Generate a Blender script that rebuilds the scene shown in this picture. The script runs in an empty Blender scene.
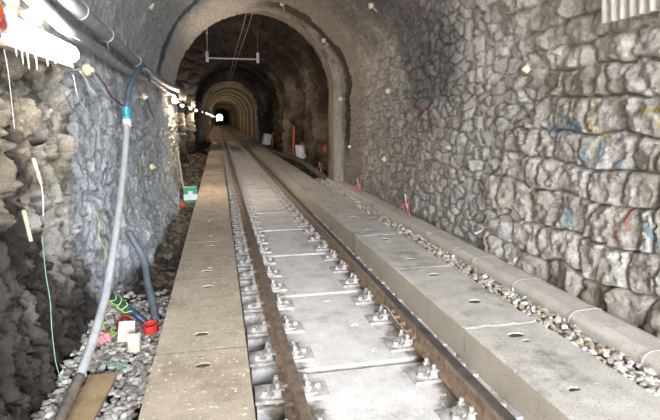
import bpy, bmesh, math, random
import numpy as np
from mathutils import Vector, Matrix

C = bpy.context.scene.collection
SC = bpy.context.scene
random.seed(7)
rng = np.random.default_rng(11)
PI = math.pi

# ------------------------------------------------------------------ camera
cam_data = bpy.data.cameras.new('camera')
cam_data.sensor_width = 36.0
cam_data.lens = 500.0 * 36.0 / 660.0
cam_data.clip_start = 0.05
cam_data.clip_end = 900
cam = bpy.data.objects.new('camera', cam_data)
C.objects.link(cam)
cam.location = (0, 0, 1.6)
psi, th = math.radians(12.424), math.radians(10.426)
cam.rotation_euler = (PI / 2 - th, 0, -psi)
SC.camera = cam

# ------------------------------------------------------------------ world: overcast daylight entering by both tunnel mouths
w = bpy.data.worlds.new('overcast_sky')
SC.world = w
w.use_nodes = True
bg = w.node_tree.nodes['Background']
bg.inputs['Color'].default_value = (0.93, 0.96, 1.0, 1)
bg.inputs['Strength'].default_value = 22.0

MOUTH_Y = -4.2
# light portal in the mouth behind the camera (only guides sampling of the sky)
pd = bpy.data.lights.new('mouth_portal', 'AREA')
pd.shape = 'RECTANGLE'
pd.size, pd.size_y = 4.2, 4.4
pd.cycles.is_portal = True
po = bpy.data.objects.new('mouth_portal', pd)
C.objects.link(po)
po.location = (0.87, MOUTH_Y, 1.9)
po.rotation_euler = (PI / 2, 0, 0)

TUBE_POWER = 38.0       # emission of the near fluorescent tube
LAMP_POWER = 280.0      # emission of the small lamps down the tunnel
SC.view_settings.view_transform = 'Standard'
SC.view_settings.look = 'None'
SC.view_settings.gamma = 1.0
SC.view_settings.use_curve_mapping = False
SC.view_settings.exposure = 1.08


# ------------------------------------------------------------------ node materials
def new_mat(name):
    m = bpy.data.materials.new(name)
    m.use_nodes = True
    nt = m.node_tree
    b = nt.nodes['Principled BSDF']
    return m, nt, b


def noise_node(nt, vec, scale, detail=4, rough=0.6):
    n = nt.nodes.new('ShaderNodeTexNoise')
    n.inputs['Scale'].default_value = scale
    n.inputs['Detail'].default_value = detail
    n.inputs['Roughness'].default_value = rough
    nt.links.new(vec, n.inputs['Vector'])
    return n.outputs['Fac']


def ramp(nt, fac, stops):
    r = nt.nodes.new('ShaderNodeValToRGB')
    e = r.color_ramp.elements
    while len(e) < len(stops):
        e.new(0.5)
    for i, (p, c) in enumerate(stops):
        e[i].position = p
        e[i].color = (c, c, c, 1) if isinstance(c, (int, float)) else (c[0], c[1], c[2], 1)
    nt.links.new(fac, r.inputs['Fac'])
    return r.outputs['Color']


def mix(nt, fac, a, b, mode='MIX'):
    m = nt.nodes.new('ShaderNodeMix')
    m.data_type = 'RGBA'
    m.blend_type = mode
    for sock, v in ((m.inputs[0], fac), (m.inputs[6], a), (m.inputs[7], b)):
        if isinstance(v, (int, float)):
            sock.default_value = v
        elif isinstance(v, tuple):
            sock.default_value = (v[0], v[1], v[2], 1)
        else:
            nt.links.new(v, sock)
    return m.outputs[2]


def bump(nt, b, height, strength, dist=0.01):
    n = nt.nodes.new('ShaderNodeBump')
    n.inputs['Strength'].default_value = strength
    n.inputs['Distance'].default_value = dist
    nt.links.new(height, n.inputs['Height'])
    nt.links.new(n.outputs['Normal'], b.inputs['Normal'])


def plain(name, col, rough=0.6, metal=0.0, col2=None, scale=20.0, bstr=0.0, bscale=60.0, emit=0.0, spec=0.4):
    m, nt, b = new_mat(name)
    b.inputs['Roughness'].default_value = rough
    b.inputs['Metallic'].default_value = metal
    b.inputs['Specular IOR Level'].default_value = spec
    tc = nt.nodes.new('ShaderNodeTexCoord').outputs['Object']
    if col2 is None:
        col2 = tuple(c * 0.75 for c in col)
    f = noise_node(nt, tc, scale, 5, 0.65)
    nt.links.new(ramp(nt, f, [(0.35, col2), (0.62, col)]), b.inputs['Base Color'])
    if bstr:
        bump(nt, b, noise_node(nt, tc, bscale, 6, 0.7), bstr, 0.01)
    if emit:
        b.inputs['Emission Color'].default_value = (col[0], col[1], col[2], 1)
        b.inputs['Emission Strength'].default_value = emit
    return m


def attr_rock(name, rough=0.8, bstr=0.6, bscale=55.0, dist=0.012, var=0.35, spec=0.3):
    """colour from the mesh's own stone colours, broken up by fine procedural grain"""
    m, nt, b = new_mat(name)
    b.inputs['Roughness'].default_value = rough
    b.inputs['Specular IOR Level'].default_value = spec
    at = nt.nodes.new('ShaderNodeAttribute')
    at.attribute_name = 'stone'
    tc = nt.nodes.new('ShaderNodeTexCoord').outputs['Object']
    f1 = noise_node(nt, tc, 14, 6, 0.7)
    g = ramp(nt, f1, [(0.3, 1 - var), (0.5, 1.0), (0.72, 1.0 + var * .6)])
    col = mix(nt, 1.0, at.outputs['Color'], g, 'MULTIPLY')
    f2 = noise_node(nt, tc, 110, 3, 0.6)
    g2 = ramp(nt, f2, [(0.3, 0.8), (0.7, 1.15)])
    col = mix(nt, 1.0, col, g2, 'MULTIPLY')
    nt.links.new(col, b.inputs['Base Color'])
    bump(nt, b, noise_node(nt, tc, bscale, 7, 0.75), bstr, dist)
    return m


def concrete(name, c1, c2, stain, speck=(0.75, 0.74, 0.7), speck_lo=0.68, rough=0.85, bstr=0.35, stain_lo=0.55, rust_at=()):
    m, nt, b = new_mat(name)
    b.inputs['Roughness'].default_value = rough
    b.inputs['Specular IOR Level'].default_value = 0.3
    tc = nt.nodes.new('ShaderNodeTexCoord').outputs['Object']
    geo = nt.nodes.new('ShaderNodeNewGeometry').outputs['Position']
    base = ramp(nt, noise_node(nt, geo, 5, 6, 0.65), [(0.35, c1), (0.65, c2)])
    st = ramp(nt, noise_node(nt, geo, 2.3, 7, 0.72), [(stain_lo, 0.0), (stain_lo + 0.14, 1.0)])
    base = mix(nt, st, base, stain)
    sp = ramp(nt, noise_node(nt, geo, 38, 3, 0.55), [(speck_lo, 0.0), (speck_lo + 0.05, 1.0)])
    base = mix(nt, sp, base, speck)
    if rust_at:   # rusty dirt collected around the rails
        sep = nt.nodes.new('ShaderNodeSeparateXYZ')
        nt.links.new(geo, sep.inputs[0])
        for xr_ in rust_at:
            sub = nt.nodes.new('ShaderNodeMath'); sub.operation = 'SUBTRACT'
            nt.links.new(sep.outputs['X'], sub.inputs[0]); sub.inputs[1].default_value = xr_
            ab = nt.nodes.new('ShaderNodeMath'); ab.operation = 'ABSOLUTE'
            nt.links.new(sub.outputs[0], ab.inputs[0])
            ml = nt.nodes.new('ShaderNodeMath'); ml.operation = 'MULTIPLY_ADD'
            nt.links.new(ab.outputs[0], ml.inputs[0]); ml.inputs[1].default_value = -1.15; ml.inputs[2].default_value = 0.16
            ad = nt.nodes.new('ShaderNodeMath'); ad.operation = 'ADD'
            nt.links.new(ml.outputs[0], ad.inputs[0]); nt.links.new(noise_node(nt, geo, 4.5, 6, 0.7), ad.inputs[1])
            mk = ramp(nt, ad.outputs[0], [(0.52, 0.0), (0.62, 0.85)])
            base = mix(nt, mk, base, (0.22, 0.17, 0.12))
    dk = ramp(nt, noise_node(nt, geo, 90, 3, 0.6), [(0.30, 0.40), (0.42, 1.0)])
    base = mix(nt, 1.0, base, dk, 'MULTIPLY')
    nt.links.new(base, b.inputs['Base Color'])
    bump(nt, b, noise_node(nt, geo, 70, 6, 0.7), bstr, 0.006)
    return m


M = {}
M['masonry'] = attr_rock('rubble_masonry', 0.8, 1.0, 38, 0.05, 0.45)
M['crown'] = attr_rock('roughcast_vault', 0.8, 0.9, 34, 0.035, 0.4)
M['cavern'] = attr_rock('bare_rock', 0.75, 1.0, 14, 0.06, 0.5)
M['lined'] = attr_rock('old_brick_lining', 0.85, 0.6, 25, 0.02, 0.3)
M['pebble'] = attr_rock('pebbles', 0.7, 0.4, 90, 0.004, 0.3)
M['soil'] = attr_rock('wet_soil', 0.6, 1.0, 40, 0.02, 0.4)
M['deck'] = concrete('track_slab_concrete', (0.63, 0.625, 0.625), (0.79, 0.78, 0.775), (0.46, 0.445, 0.43), stain_lo=0.52, rust_at=(.36, 1.30))
M['walk_l'] = concrete('walkway_concrete_tan', (0.37, 0.315, 0.24), (0.51, 0.45, 0.365), (0.27, 0.22, 0.16), speck_lo=0.63)
M['walk_r'] = concrete('walkway_concrete_grey', (0.46, 0.44, 0.41), (0.62, 0.60, 0.565), (0.28, 0.27, 0.25), speck_lo=0.66, stain_lo=0.53)
M['sill'] = concrete('pale_rib_foot', (0.50, 0.42, 0.30), (0.62, 0.53, 0.38), (0.34, 0.27, 0.18))
M['walk_side'] = concrete('walkway_concrete_side', (0.52, 0.47, 0.385), (0.60, 0.55, 0.46), (0.46, 0.41, 0.33), speck_lo=0.8)
M['duct'] = concrete('duct_concrete', (0.50, 0.47, 0.43), (0.62, 0.59, 0.55), (0.30, 0.27, 0.24), speck_lo=0.7)
M['duct_strap'] = plain('dusty_strap', (0.50, 0.47, 0.43), 0.75, 0, (0.40, 0.37, 0.33), 12, 0.2, 60)
M['rust'] = plain('rusty_rail_steel', (0.37, 0.28, 0.20), 0.75, 0.0, (0.18, 0.12, 0.08), 18, 0.4, 80)
M['railtop_dusty'] = plain('dusty_rail_head', (0.27, 0.215, 0.165), 0.5, 0.3, (0.12, 0.09, 0.07), 14, 0.15, 60)
M['railtop'] = plain('worn_rail_head', (0.24, 0.215, 0.20), 0.42, 0.7, (0.13, 0.115, 0.105), 9, 0.1, 60)
M['dusty'] = plain('dusty_fastening_steel', (0.60, 0.585, 0.575), 0.7, 0.0, (0.24, 0.21, 0.18), 30, 0.5, 90)
M['plate'] = plain('dusty_base_plate', (0.56, 0.555, 0.56), 0.7, 0.0, (0.30, 0.26, 0.23), 14, 0.4, 80)
M['darkpad'] = plain('dark_rail_pad', (0.04, 0.04, 0.045), 0.8)
M['pipe'] = plain('dusty_grey_pipe', (0.33, 0.34, 0.36), 0.55, 0, (0.22, 0.23, 0.25), 9, 0.25, 70)
M['hose'] = plain('grey_plastic_hose', (0.42, 0.44, 0.46), 0.5, 0, (0.30, 0.32, 0.34), 10, 0.1, 70)
M['hose_muddy'] = plain('muddy_hose', (0.17, 0.14, 0.12), 0.6, 0, (0.07, 0.06, 0.055), 18, 0.3, 70)
M['slate'] = plain('slate_hose', (0.16, 0.20, 0.24), 0.5, 0, (0.10, 0.13, 0.16), 8)
M['bluehose'] = plain('blue_grey_hose', (0.13, 0.20, 0.26), 0.5, 0, (0.07, 0.12, 0.16), 12)
M['bluepipe'] = plain('dark_blue_pipe', (0.03, 0.07, 0.13), 0.4, 0, (0.015, 0.03, 0.06), 12)
M['teal'] = plain('teal_coupling', (0.05, 0.33, 0.42), 0.4)
M['white'] = plain('white_plastic', (0.75, 0.76, 0.78), 0.45, 0, (0.6, 0.6, 0.62), 6)
M['rag'] = plain('off_white_block', (0.62, 0.55, 0.47), 0.8, 0, (0.5, 0.43, 0.36), 12, 0.3, 50)
M['red'] = plain('red_plastic', (0.62, 0.05, 0.04), 0.4, 0, (0.5, 0.04, 0.03), 9)
M['pink'] = plain('pink_ribbon', (0.80, 0.16, 0.25), 0.6, 0, (0.65, 0.1, 0.16), 30)
M['pinkcloth'] = plain('pink_plastic_film', (0.80, 0.32, 0.36), 0.5, 0, (0.62, 0.2, 0.22), 30)
M['orange'] = plain('orange_plastic', (0.80, 0.16, 0.03), 0.5)
M['green'] = plain('green_plastic', (0.02, 0.30, 0.17), 0.45)
M['lime'] = plain('lime_string', (0.36, 0.58, 0.05), 0.6, 0, (0.25, 0.42, 0.04), 30)
M['mint'] = plain('mint_string', (0.22, 0.40, 0.28), 0.6)
M['wood'] = plain('sawn_timber', (0.34, 0.25, 0.15), 0.75, 0, (0.24, 0.165, 0.09), 8, 0.3, 60)
M['stick'] = plain('pale_stick', (0.62, 0.50, 0.38), 0.7, 0, (0.5, 0.38, 0.26), 30)
M['cream'] = plain('cream_ceramic', (0.80, 0.72, 0.50), 0.4, 0, (0.72, 0.58, 0.30), 40)
M['galv'] = plain('galvanised_sheet', (0.74, 0.72, 0.69), 0.5, 0.1, (0.55, 0.52, 0.47), 6, 0.15, 30)
M['icicle'] = plain('white_lime_drip', (0.80, 0.80, 0.80), 0.3)
M['wire'] = plain('thin_wire', (0.45, 0.42, 0.38), 0.5, 0.4)
M['maroon'] = plain('maroon_cable', (0.22, 0.04, 0.07), 0.5)
M['hole_shade'] = plain('dark_hole_shade', (0.10, 0.09, 0.08), 0.6, 0, (0.05, 0.045, 0.04), 30)  # dark colour painting the shade inside the slab holes
M['joint'] = plain('shaded_joint', (0.12, 0.10, 0.075), 0.9, 0, (0.07, 0.06, 0.045), 30)  # dark side faces put the shade of the slab gaps into colour
M['black'] = plain('black_rubber', (0.02, 0.02, 0.022), 0.5)
M['bluewrap'] = plain('blue_plastic_wrapper', (0.05, 0.08, 0.6), 0.4)
M['bluegrey'] = plain('blue_grey_board', (0.30, 0.36, 0.42), 0.6)
M['tube'] = plain('lit_tube', (1.0, 0.95, 0.88), 0.4, 0, (1.0, 0.95, 0.88), 5, emit=TUBE_POWER)
M['lamp'] = plain('lit_lamp', (1.0, 0.82, 0.62), 0.4, 0, (1.0, 0.82, 0.62), 5, emit=LAMP_POWER)
M['earth'] = plain('outside_ground', (0.35, 0.33, 0.30), 0.9, 0, (0.25, 0.24, 0.21), 3)


# ------------------------------------------------------------------ scene helpers
def tag(o, label=None, cat=None, group=None, kind=None):
    if label: o['label'] = label
    if cat: o['category'] = cat
    if group: o['group'] = group
    if kind: o['kind'] = kind
    return o


def thing(name, label, cat, loc=(0, 0, 0), rotz=0.0, group=None):
    o = bpy.data.objects.new(name, None)
    C.objects.link(o)
    o.empty_display_size = 0.05
    o.location = loc
    o.rotation_euler = (0, 0, rotz)
    return tag(o, label, cat, group)


def link_mesh(name, me, mats, parent=None, smooth=False):
    for m in (mats if isinstance(mats, (list, tuple)) else [mats]):
        me.materials.append(m)
    if smooth:
        me.polygons.foreach_set('use_smooth', [True] * len(me.polygons))
    o = bpy.data.objects.new(name, me)
    C.objects.link(o)
    if parent is not None:
        o.parent = parent
    return o


def obj(name, bm, mats, parent=None, smooth=False, bevel=0.0, seg=2):
    me = bpy.data.meshes.new(name)
    bmesh.ops.recalc_face_normals(bm, faces=bm.faces)
    bm.to_mesh(me)
    bm.free()
    o = link_mesh(name, me, mats, parent, smooth)
    if bevel:
        md = o.modifiers.new('bevel', 'BEVEL')
        md.width = bevel
        md.segments = seg
        md.limit_method = 'ANGLE'
    return o


def dup(root, loc, rotz=0.0, label=None, group=None):
    r = root.copy()
    C.objects.link(r)
    r.location = loc
    r.rotation_euler = (0, 0, rotz)
    if label: r['label'] = label
    if group: r['group'] = group
    for ch in list(root.children):
        c = ch.copy()
        C.objects.link(c)
        c.parent = r
        for g in list(ch.children):
            d = g.copy()
            C.objects.link(d)
            d.parent = c
    return r


def box(bm, x0, x1, y0, y1, z0, z1, mi=0, rot=None, piv=(0, 0, 0)):
    vs = [bm.verts.new((x, y, z)) for z in (z0, z1) for (x, y) in ((x0, y0), (x1, y0), (x1, y1), (x0, y1))]
    fs = [(0, 3, 2, 1), (4, 5, 6, 7), (0, 1, 5, 4), (1, 2, 6, 5), (2, 3, 7, 6), (3, 0, 4, 7)]
    for f in fs:
        bm.faces.new([vs[i] for i in f]).material_index = mi
    if rot is not None:
        bmesh.ops.transform(bm, matrix=Matrix.Translation(piv) @ rot @ Matrix.Translation([-c for c in piv]), verts=vs)
    return vs


def cyl(bm, p0, p1, r0, r1=None, n=16, mi=0, cap=True):
    r1 = r0 if r1 is None else r1
    p0, p1 = Vector(p0), Vector(p1)
    ax = (p1 - p0).normalized()
    up = Vector((0, 0, 1)) if abs(ax.z) < 0.9 else Vector((1, 0, 0))
    u = ax.cross(up).normalized()
    v = ax.cross(u)
    ring = []
    for p, r in ((p0, r0), (p1, r1)):
        ring.append([bm.verts.new(p + (u * math.cos(2 * PI * i / n) + v * math.sin(2 * PI * i / n)) * r) for i in range(n)])
    for i in range(n):
        j = (i + 1) % n
        bm.faces.new((ring[0][i], ring[0][j], ring[1][j], ring[1][i])).material_index = mi
    if cap:
        bm.faces.new(ring[0][::-1]).material_index = mi
        bm.faces.new(ring[1]).material_index = mi


def lathe(bm, prof, n=20, origin=(0, 0, 0), axis='Z', mi=0):
    """prof: list of (radius, height)"""
    rings = []
    o = Vector(origin)
    for r, h in prof:
        ring = []
        for i in range(n):
            a = 2 * PI * i / n
            p = (r * math.cos(a), r * math.sin(a), h)
            if axis == 'X': p = (h, r * math.cos(a), r * math.sin(a))
            if axis == 'Y': p = (r * math.cos(a), h, r * math.sin(a))
            ring.append(bm.verts.new(o + Vector(p)))
        rings.append(ring)
    for a, b in zip(rings, rings[1:]):
        for i in range(n):
            j = (i + 1) % n
            bm.faces.new((a[i], a[j], b[j], b[i])).material_index = mi
    bm.faces.new(rings[0][::-1]).material_index = mi
    bm.faces.new(rings[-1]).material_index = mi


def catmull(pts, k=8):
    P = [Vector(p) for p in pts]
    P = [P[0] * 2 - P[1]] + P + [P[-1] * 2 - P[-2]]
    out = []
    for i in range(1, len(P) - 2):
        a, b, c, d = P[i - 1:i + 3]
        for j in range(k):
            t = j / k
            out.append(0.5 * ((2 * b) + (c - a) * t + (2 * a - 5 * b + 4 * c - d) * t * t + (3 * b - a - 3 * c + d) * t ** 3))
    out.append(P[-2])
    return out


def tube(bm, pts, r, n=12, k=8, cap=True, mi=0, smooth=True):
    P = catmull(pts, k) if smooth and len(pts) > 2 else [Vector(p) for p in pts]
    R = r if isinstance(r, (list, tuple)) else None
    rings = []
    u = None
    for i, p in enumerate(P):
        t = (P[min(i + 1, len(P) - 1)] - P[max(i - 1, 0)]).normalized()
        if u is None:
            u = t.cross(Vector((0, 0, 1)) if abs(t.z) < 0.9 else Vector((1, 0, 0))).normalized()
        u = (u - t * u.dot(t)).normalized()
        v = t.cross(u)
        rr = r if R is None else R[0] + (R[1] - R[0]) * i / (len(P) - 1)
        rings.append([bm.verts.new(p + (u * math.cos(2 * PI * q / n) + v * math.sin(2 * PI * q / n)) * rr) for q in range(n)])
    for a, b in zip(rings, rings[1:]):
        for q in range(n):
            s = (q + 1) % n
            bm.faces.new((a[q], a[s], b[s], b[q])).material_index = mi
    if cap:
        bm.faces.new(rings[0][::-1]).material_index = mi
        bm.faces.new(rings[-1]).material_index = mi


def tube_obj(name, pts, r, mat, parent=None, n=12, k=8, **kw):
    bm = bmesh.new()
    tube(bm, pts, r, n, k, **kw)
    return obj(name, bm, mat, parent, smooth=True)


def prism(bm, poly, y0, y1, mi=0):
    """extrude an XZ polygon along Y"""
    a = [bm.verts.new((x, y0, z)) for x, z in poly]
    b = [bm.verts.new((x, y1, z)) for x, z in poly]
    n = len(poly)
    for i in range(n):
        j = (i + 1) % n
        bm.faces.new((a[i], a[j], b[j], b[i])).material_index = mi
    bm.faces.new(a[::-1]).material_index = mi
    bm.faces.new(b).material_index = mi


# ------------------------------------------------------------------ numpy noise
def h2(i, j, seed):
    x = (i.astype(np.int64) * 374761393 + j.astype(np.int64) * 668265263 + seed * 1442695041) & 0xffffffff
    x = ((x ^ (x >> 13)) * 1274126177) & 0xffffffff
    x = ((x ^ (x >> 16)) * 2246822519) & 0xffffffff
    return ((x ^ (x >> 15)) & 0xffffff) / float(0xffffff)


def vn(x, y, seed=0):
    xi, yi = np.floor(x), np.floor(y)
    fx, fy = x - xi, y - yi
    fx = fx * fx * (3 - 2 * fx); fy = fy * fy * (3 - 2 * fy)
    a = h2(xi, yi, seed); b = h2(xi + 1, yi, seed); c = h2(xi, yi + 1, seed); d = h2(xi + 1, yi + 1, seed)
    return (a + (b - a) * fx) * (1 - fy) + (c + (d - c) * fx) * fy


def fbm(x, y, seed=0, o=4, g=0.5):
    s, a, t = 0, 1.0, 0
    for k in range(o):
        s = s + a * vn(x * 2 ** k, y * 2 ** k, seed + 17 * k); t += a; a *= g
    return s / t - 0.5


def sm(a, b, x):
    t = np.clip((x - a) / (b - a), 0, 1)
    return t * t * (3 - 2 * t)


def voro(u, v, seed, jit=0.8):
    ui, vi = np.floor(u), np.floor(v)
    f1 = np.full(u.shape, 9.0); f2 = np.full(u.shape, 9.0)
    idr = np.zeros(u.shape); ox = np.zeros(u.shape); oy = np.zeros(u.shape)
    for di in (-1, 0, 1):
        for dj in (-1, 0, 1):
            ci, cj = ui + di, vi + dj
            px = ci + 0.5 + jit * (h2(ci, cj, seed) - 0.5)
            py = cj + 0.5 + jit * (h2(ci, cj, seed + 5) - 0.5)
            dx, dy = u - px, v - py
            d = np.maximum(np.abs(dx), np.abs(dy)) * 0.5 + np.sqrt(dx * dx + dy * dy) * 0.5
            closer = d < f1
            f2 = np.where(closer, f1, np.minimum(f2, d))
            idr = np.where(closer, h2(ci, cj, seed + 9), idr)
            ox = np.where(closer, dx, ox); oy = np.where(closer, dy, oy)
            f1 = np.where(closer, d, f1)
    return f1, f2, idr, ox, oy


def stones(u, v, cu, cv, seed, edge=0.16, jit=0.85, warp=0.25, tilt=0.35):
    """height 0..1 and id of rubble stones of about cu x cv metres"""
    a = u / cu + warp * 2 * fbm(u / cu * 1.3, v / cv * 1.3, seed + 31, 3)
    b = v / cv + warp * 2 * fbm(u / cu * 1.3 + 40, v / cv * 1.3, seed + 37, 3)
    f1, f2, i, ox, oy = voro(a, b, seed, jit)
    e = sm(0.0, edge, f2 - f1)
    i2 = (i * 7.13) % 1.0
    h = e * (0.62 + 0.38 * i) + e * tilt * (ox * (i2 - .5) * 2 + oy * (((i * 13.7) % 1) - .5) * 2)
    h = h - 0.25 * f1 * e
    return h, i, e


ROWS = np.array([-0.24, 0.06, 0.37, 0.66, 0.97, 1.23, 1.49, 1.76, 1.97, 2.18, 2.40, 2.64, 2.9, 3.2, 3.5, 3.9, 4.3, 5, 6, 8])


def coursed(Y, z, seed=3):
    """big squared blocks laid in rows: height 0..1, id, edge"""
    zz = z + 0.15 * fbm(Y * 2.2, z * 2.0, seed, 3) + 0.05 * fbm(Y * 8, z * 8, seed + 1, 3)
    k = np.clip(np.searchsorted(ROWS, zz) - 1, 0, len(ROWS) - 2)
    z0, z1 = ROWS[k], ROWS[k + 1]
    L = 0.27 + 0.16 * h2(k, k * 0, seed + 2)
    u = (Y + 0.16 * fbm(Y * 3, z * 5, seed + 3, 4)) / L + h2(k, k * 0 + 3, seed + 4) * 5
    i = np.floor(u)
    e0 = i + 0.75 * (h2(i, k, seed + 6) - 0.5)
    e1 = i + 1 + 0.75 * (h2(i + 1, k, seed + 6) - 0.5)
    lo = u < e0; hi = u >= e1
    i = np.where(lo, i - 1, np.where(hi, i + 1, i))
    e0 = i + 0.75 * (h2(i, k, seed + 6) - 0.5)
    e1 = i + 1 + 0.75 * (h2(i + 1, k, seed + 6) - 0.5)
    dy = np.minimum(u - e0, e1 - u) * L
    dz = np.minimum(zz - z0, z1 - zz)
    # rounded corners
    r = 0.05
    a = np.clip(r - dy, 0, r); b = np.clip(r - dz, 0, r)
    d = r - np.sqrt(a * a + b * b)
    e = sm(-0.006, 0.018, d)
    idr = h2(i, k, seed + 8)
    cy = (u - (e0 + e1) / 2) / (e1 - e0); czz = (zz - (z0 + z1) / 2) / (z1 - z0)
    dome = 1 - 0.5 * (np.abs(cy * 2) ** 2.5) * .6 - 0.5 * (np.abs(czz * 2) ** 2.5) * .6
    h = e * (0.45 + 0.3 * idr) + e * 0.35 * dome + e * 0.45 * (cy * (((idr * 7.3) % 1) - .5) + czz * (((idr * 11.9) % 1) - .5))
    return h, idr, e


# ------------------------------------------------------------------ surface recipes: displacement (inwards) + colour
def lerp(a, b, t):
    t = np.asarray(t)
    return a + (b - a) * t[..., None]


def col(*c):
    return np.array(c, dtype=float)


def seg_mask(Y, v, a, b, wd, seed):
    """soft paint stroke from a to b on the wall, width wd"""
    ax, az = a; bx, bz = b
    L2 = (bx - ax) ** 2 + (bz - az) ** 2 + 1e-9
    t = np.clip(((Y - ax) * (bx - ax) + (v - az) * (bz - az)) / L2, 0, 1)
    d = np.sqrt((Y - ax - t * (bx - ax)) ** 2 + (v - az - t * (bz - az)) ** 2)
    n = fbm(Y * 22, v * 22, seed, 3)
    return sm(1.0, 0.55, d / wd + n * 1.5)


PAINT = [  # (Y,z) to (Y,z), width, colour : spray marks on the right wall
    ((3.00, 1.64), (2.72, 1.66), .022, (.75, .58, .05)), ((2.72, 1.66), (2.66, 1.78), .02, (.75, .58, .05)),
    ((2.80, 1.56), (2.66, 1.46), .03, (.70, .55, .08)), ((3.42, 1.68), (3.40, 1.50), .022, (.62, .45, .10)),
    ((3.40, 1.50), (3.20, 1.46), .022, (.62, .45, .10)),
    ((3.98, 1.50), (3.74, 1.50), .022, (.10, .42, .72)), ((3.62, 1.55), (3.50, 1.49), .03, (.10, .42, .72)),
    ((3.75, 1.62), (3.70, 1.54), .025, (.12, .42, .70)),
    ((3.30, 1.40), (3.24, 1.28), .03, (.18, .45, .68)), ((3.14, 1.28), (3.08, 1.25), .026, (.10, .42, .72)),
    ((3.48, 1.35), (3.44, 1.25), .025, (.2, .45, .66)),
    ((3.68, .80), (3.56, .74), .035, (.35, .62, .75)), ((3.62, .86), (3.60, .72), .025, (.35, .62, .75)),
    ((2.98, .96), (2.95, .82), .024, (.75, .20, .14)), ((3.06, .82), (3.0, .72), .02, (.75, .22, .2)),
    ((2.80, .88), (2.72, .76), .04, (.16, .34, .42)),
    ((4.95, .93), (4.90, .82), .03, (.80, .30, .25)), ((4.60, .95), (4.52, .82), .026, (.80, .34, .32)),
    ((4.62, .70), (4.60, .76), .022, (.45, .72, .05)),
    ((7.2, 1.75), (6.9, 1.75), .04, (.45, .38, .05)), ((7.45, 1.65), (7.4, 1.35), .05, (.50, .20, .08)),
    ((6.95, 1.66), (6.75, 1.70), .06, (.40, .10, .14)), ((6.6, 1.7), (6.5, 1.45), .08, (.36, .10, .13)),
    ((7.0, 1.45), (6.9, 1.2), .06, (.36, .10, .13)),
    ((7.5, .95), (7.48, .78), .035, (.70, .12, .08)), ((5.95, .90), (5.9, .78), .03, (.70, .12, .07)),
]


def right_surface(Y, v):
    hc, ic, ec = coursed(Y, v)
    hs, is_, es = stones(Y, v, 0.19, 0.145, 21, edge=0.16, warp=.35, tilt=.6)
    bnd = 4.6 + 2.2 * fbm(Y * .8, v * 1.6, 5, 4) + 0.35 * np.sin(v * 2.2)
    t = sm(-0.06, 0.06, Y - bnd)              # 0 coursed, 1 small rubble
    fade = 1 - sm(2.55, 3.4, v + 0.10 * (Y - 6) + fbm(Y * 1.2, v * 1.2, 8, 3) * .8)
    pale = sm(9.2, 10.0, Y)
    grain = fbm(Y * 15, v * 15, 44, 4, .65) * 0.030 + fbm(Y * 40, v * 40, 45, 2) * 0.006
    rough_blk = fbm(Y * 6, v * 6, 46, 5, .65) * 0.11 - np.abs(fbm(Y * 5, v * 4, 48, 3)) * .06
    d = (1 - t) * (hc * 0.115 + rough_blk * 1.25 * ec) + t * (hs * 0.07 * (0.35 + 0.65 * fade) * (1 - .45 * pale))
    sp = fbm(Y * 9, v * 7, 61, 3)
    d = d + grain + (1 - fade) * np.clip(sp - .12, 0, 1) * 0.10
    # colour
    idr = np.where(t < .5, ic, is_); e = np.where(t < .5, ec, es)
    near = lerp(col(.62, .57, .51), col(.84, .80, .75), idr)
    tan = sm(.80, .9, (idr * 5.7) % 1)
    near = lerp(near, col(.46, .37, .27), tan * .5)
    dirt = sm(.03, .22, fbm(Y * 3.2, v * 3.2, 71, 4, .6))
    near = lerp(near, col(.42, .36, .29), dirt * .55)
    drk = sm(.24, .34, fbm(Y * 2.1 + 9, v * 2.1, 73, 4, .6))
    near = lerp(near, col(.14, .14, .14), drk * .55)
    near = lerp(col(.44, .38, .31), near, .35 + .65 * e)
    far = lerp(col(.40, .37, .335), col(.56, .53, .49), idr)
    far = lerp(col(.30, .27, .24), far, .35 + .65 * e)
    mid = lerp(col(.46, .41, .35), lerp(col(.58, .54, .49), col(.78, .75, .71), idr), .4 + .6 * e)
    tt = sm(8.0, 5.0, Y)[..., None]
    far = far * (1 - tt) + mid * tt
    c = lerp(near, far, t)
    soot = sm(-.12, .45, (v - 1.9) * .30 + fbm(Y * 1.0, v * .9, 81, 4) * 1.2 - .12 * np.abs(Y - 6.8) + .12) * sm(4.3, 5.8, Y)
    c = lerp(c, col(.085, .085, .09), soot * .68)
    c = lerp(c, col(.27, .235, .20), pale * .75)
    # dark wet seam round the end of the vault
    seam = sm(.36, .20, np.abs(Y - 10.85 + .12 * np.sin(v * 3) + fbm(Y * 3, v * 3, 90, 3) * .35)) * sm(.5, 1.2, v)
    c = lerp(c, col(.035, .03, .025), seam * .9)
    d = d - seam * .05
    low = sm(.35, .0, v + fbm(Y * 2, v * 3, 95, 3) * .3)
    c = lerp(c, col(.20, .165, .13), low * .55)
    for a, b, wd, pc in PAINT:
        mk = seg_mask(Y, v, a, b, wd, 7)
        c = lerp(c, np.array(pc), mk * .62)
    return d, c


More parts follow.
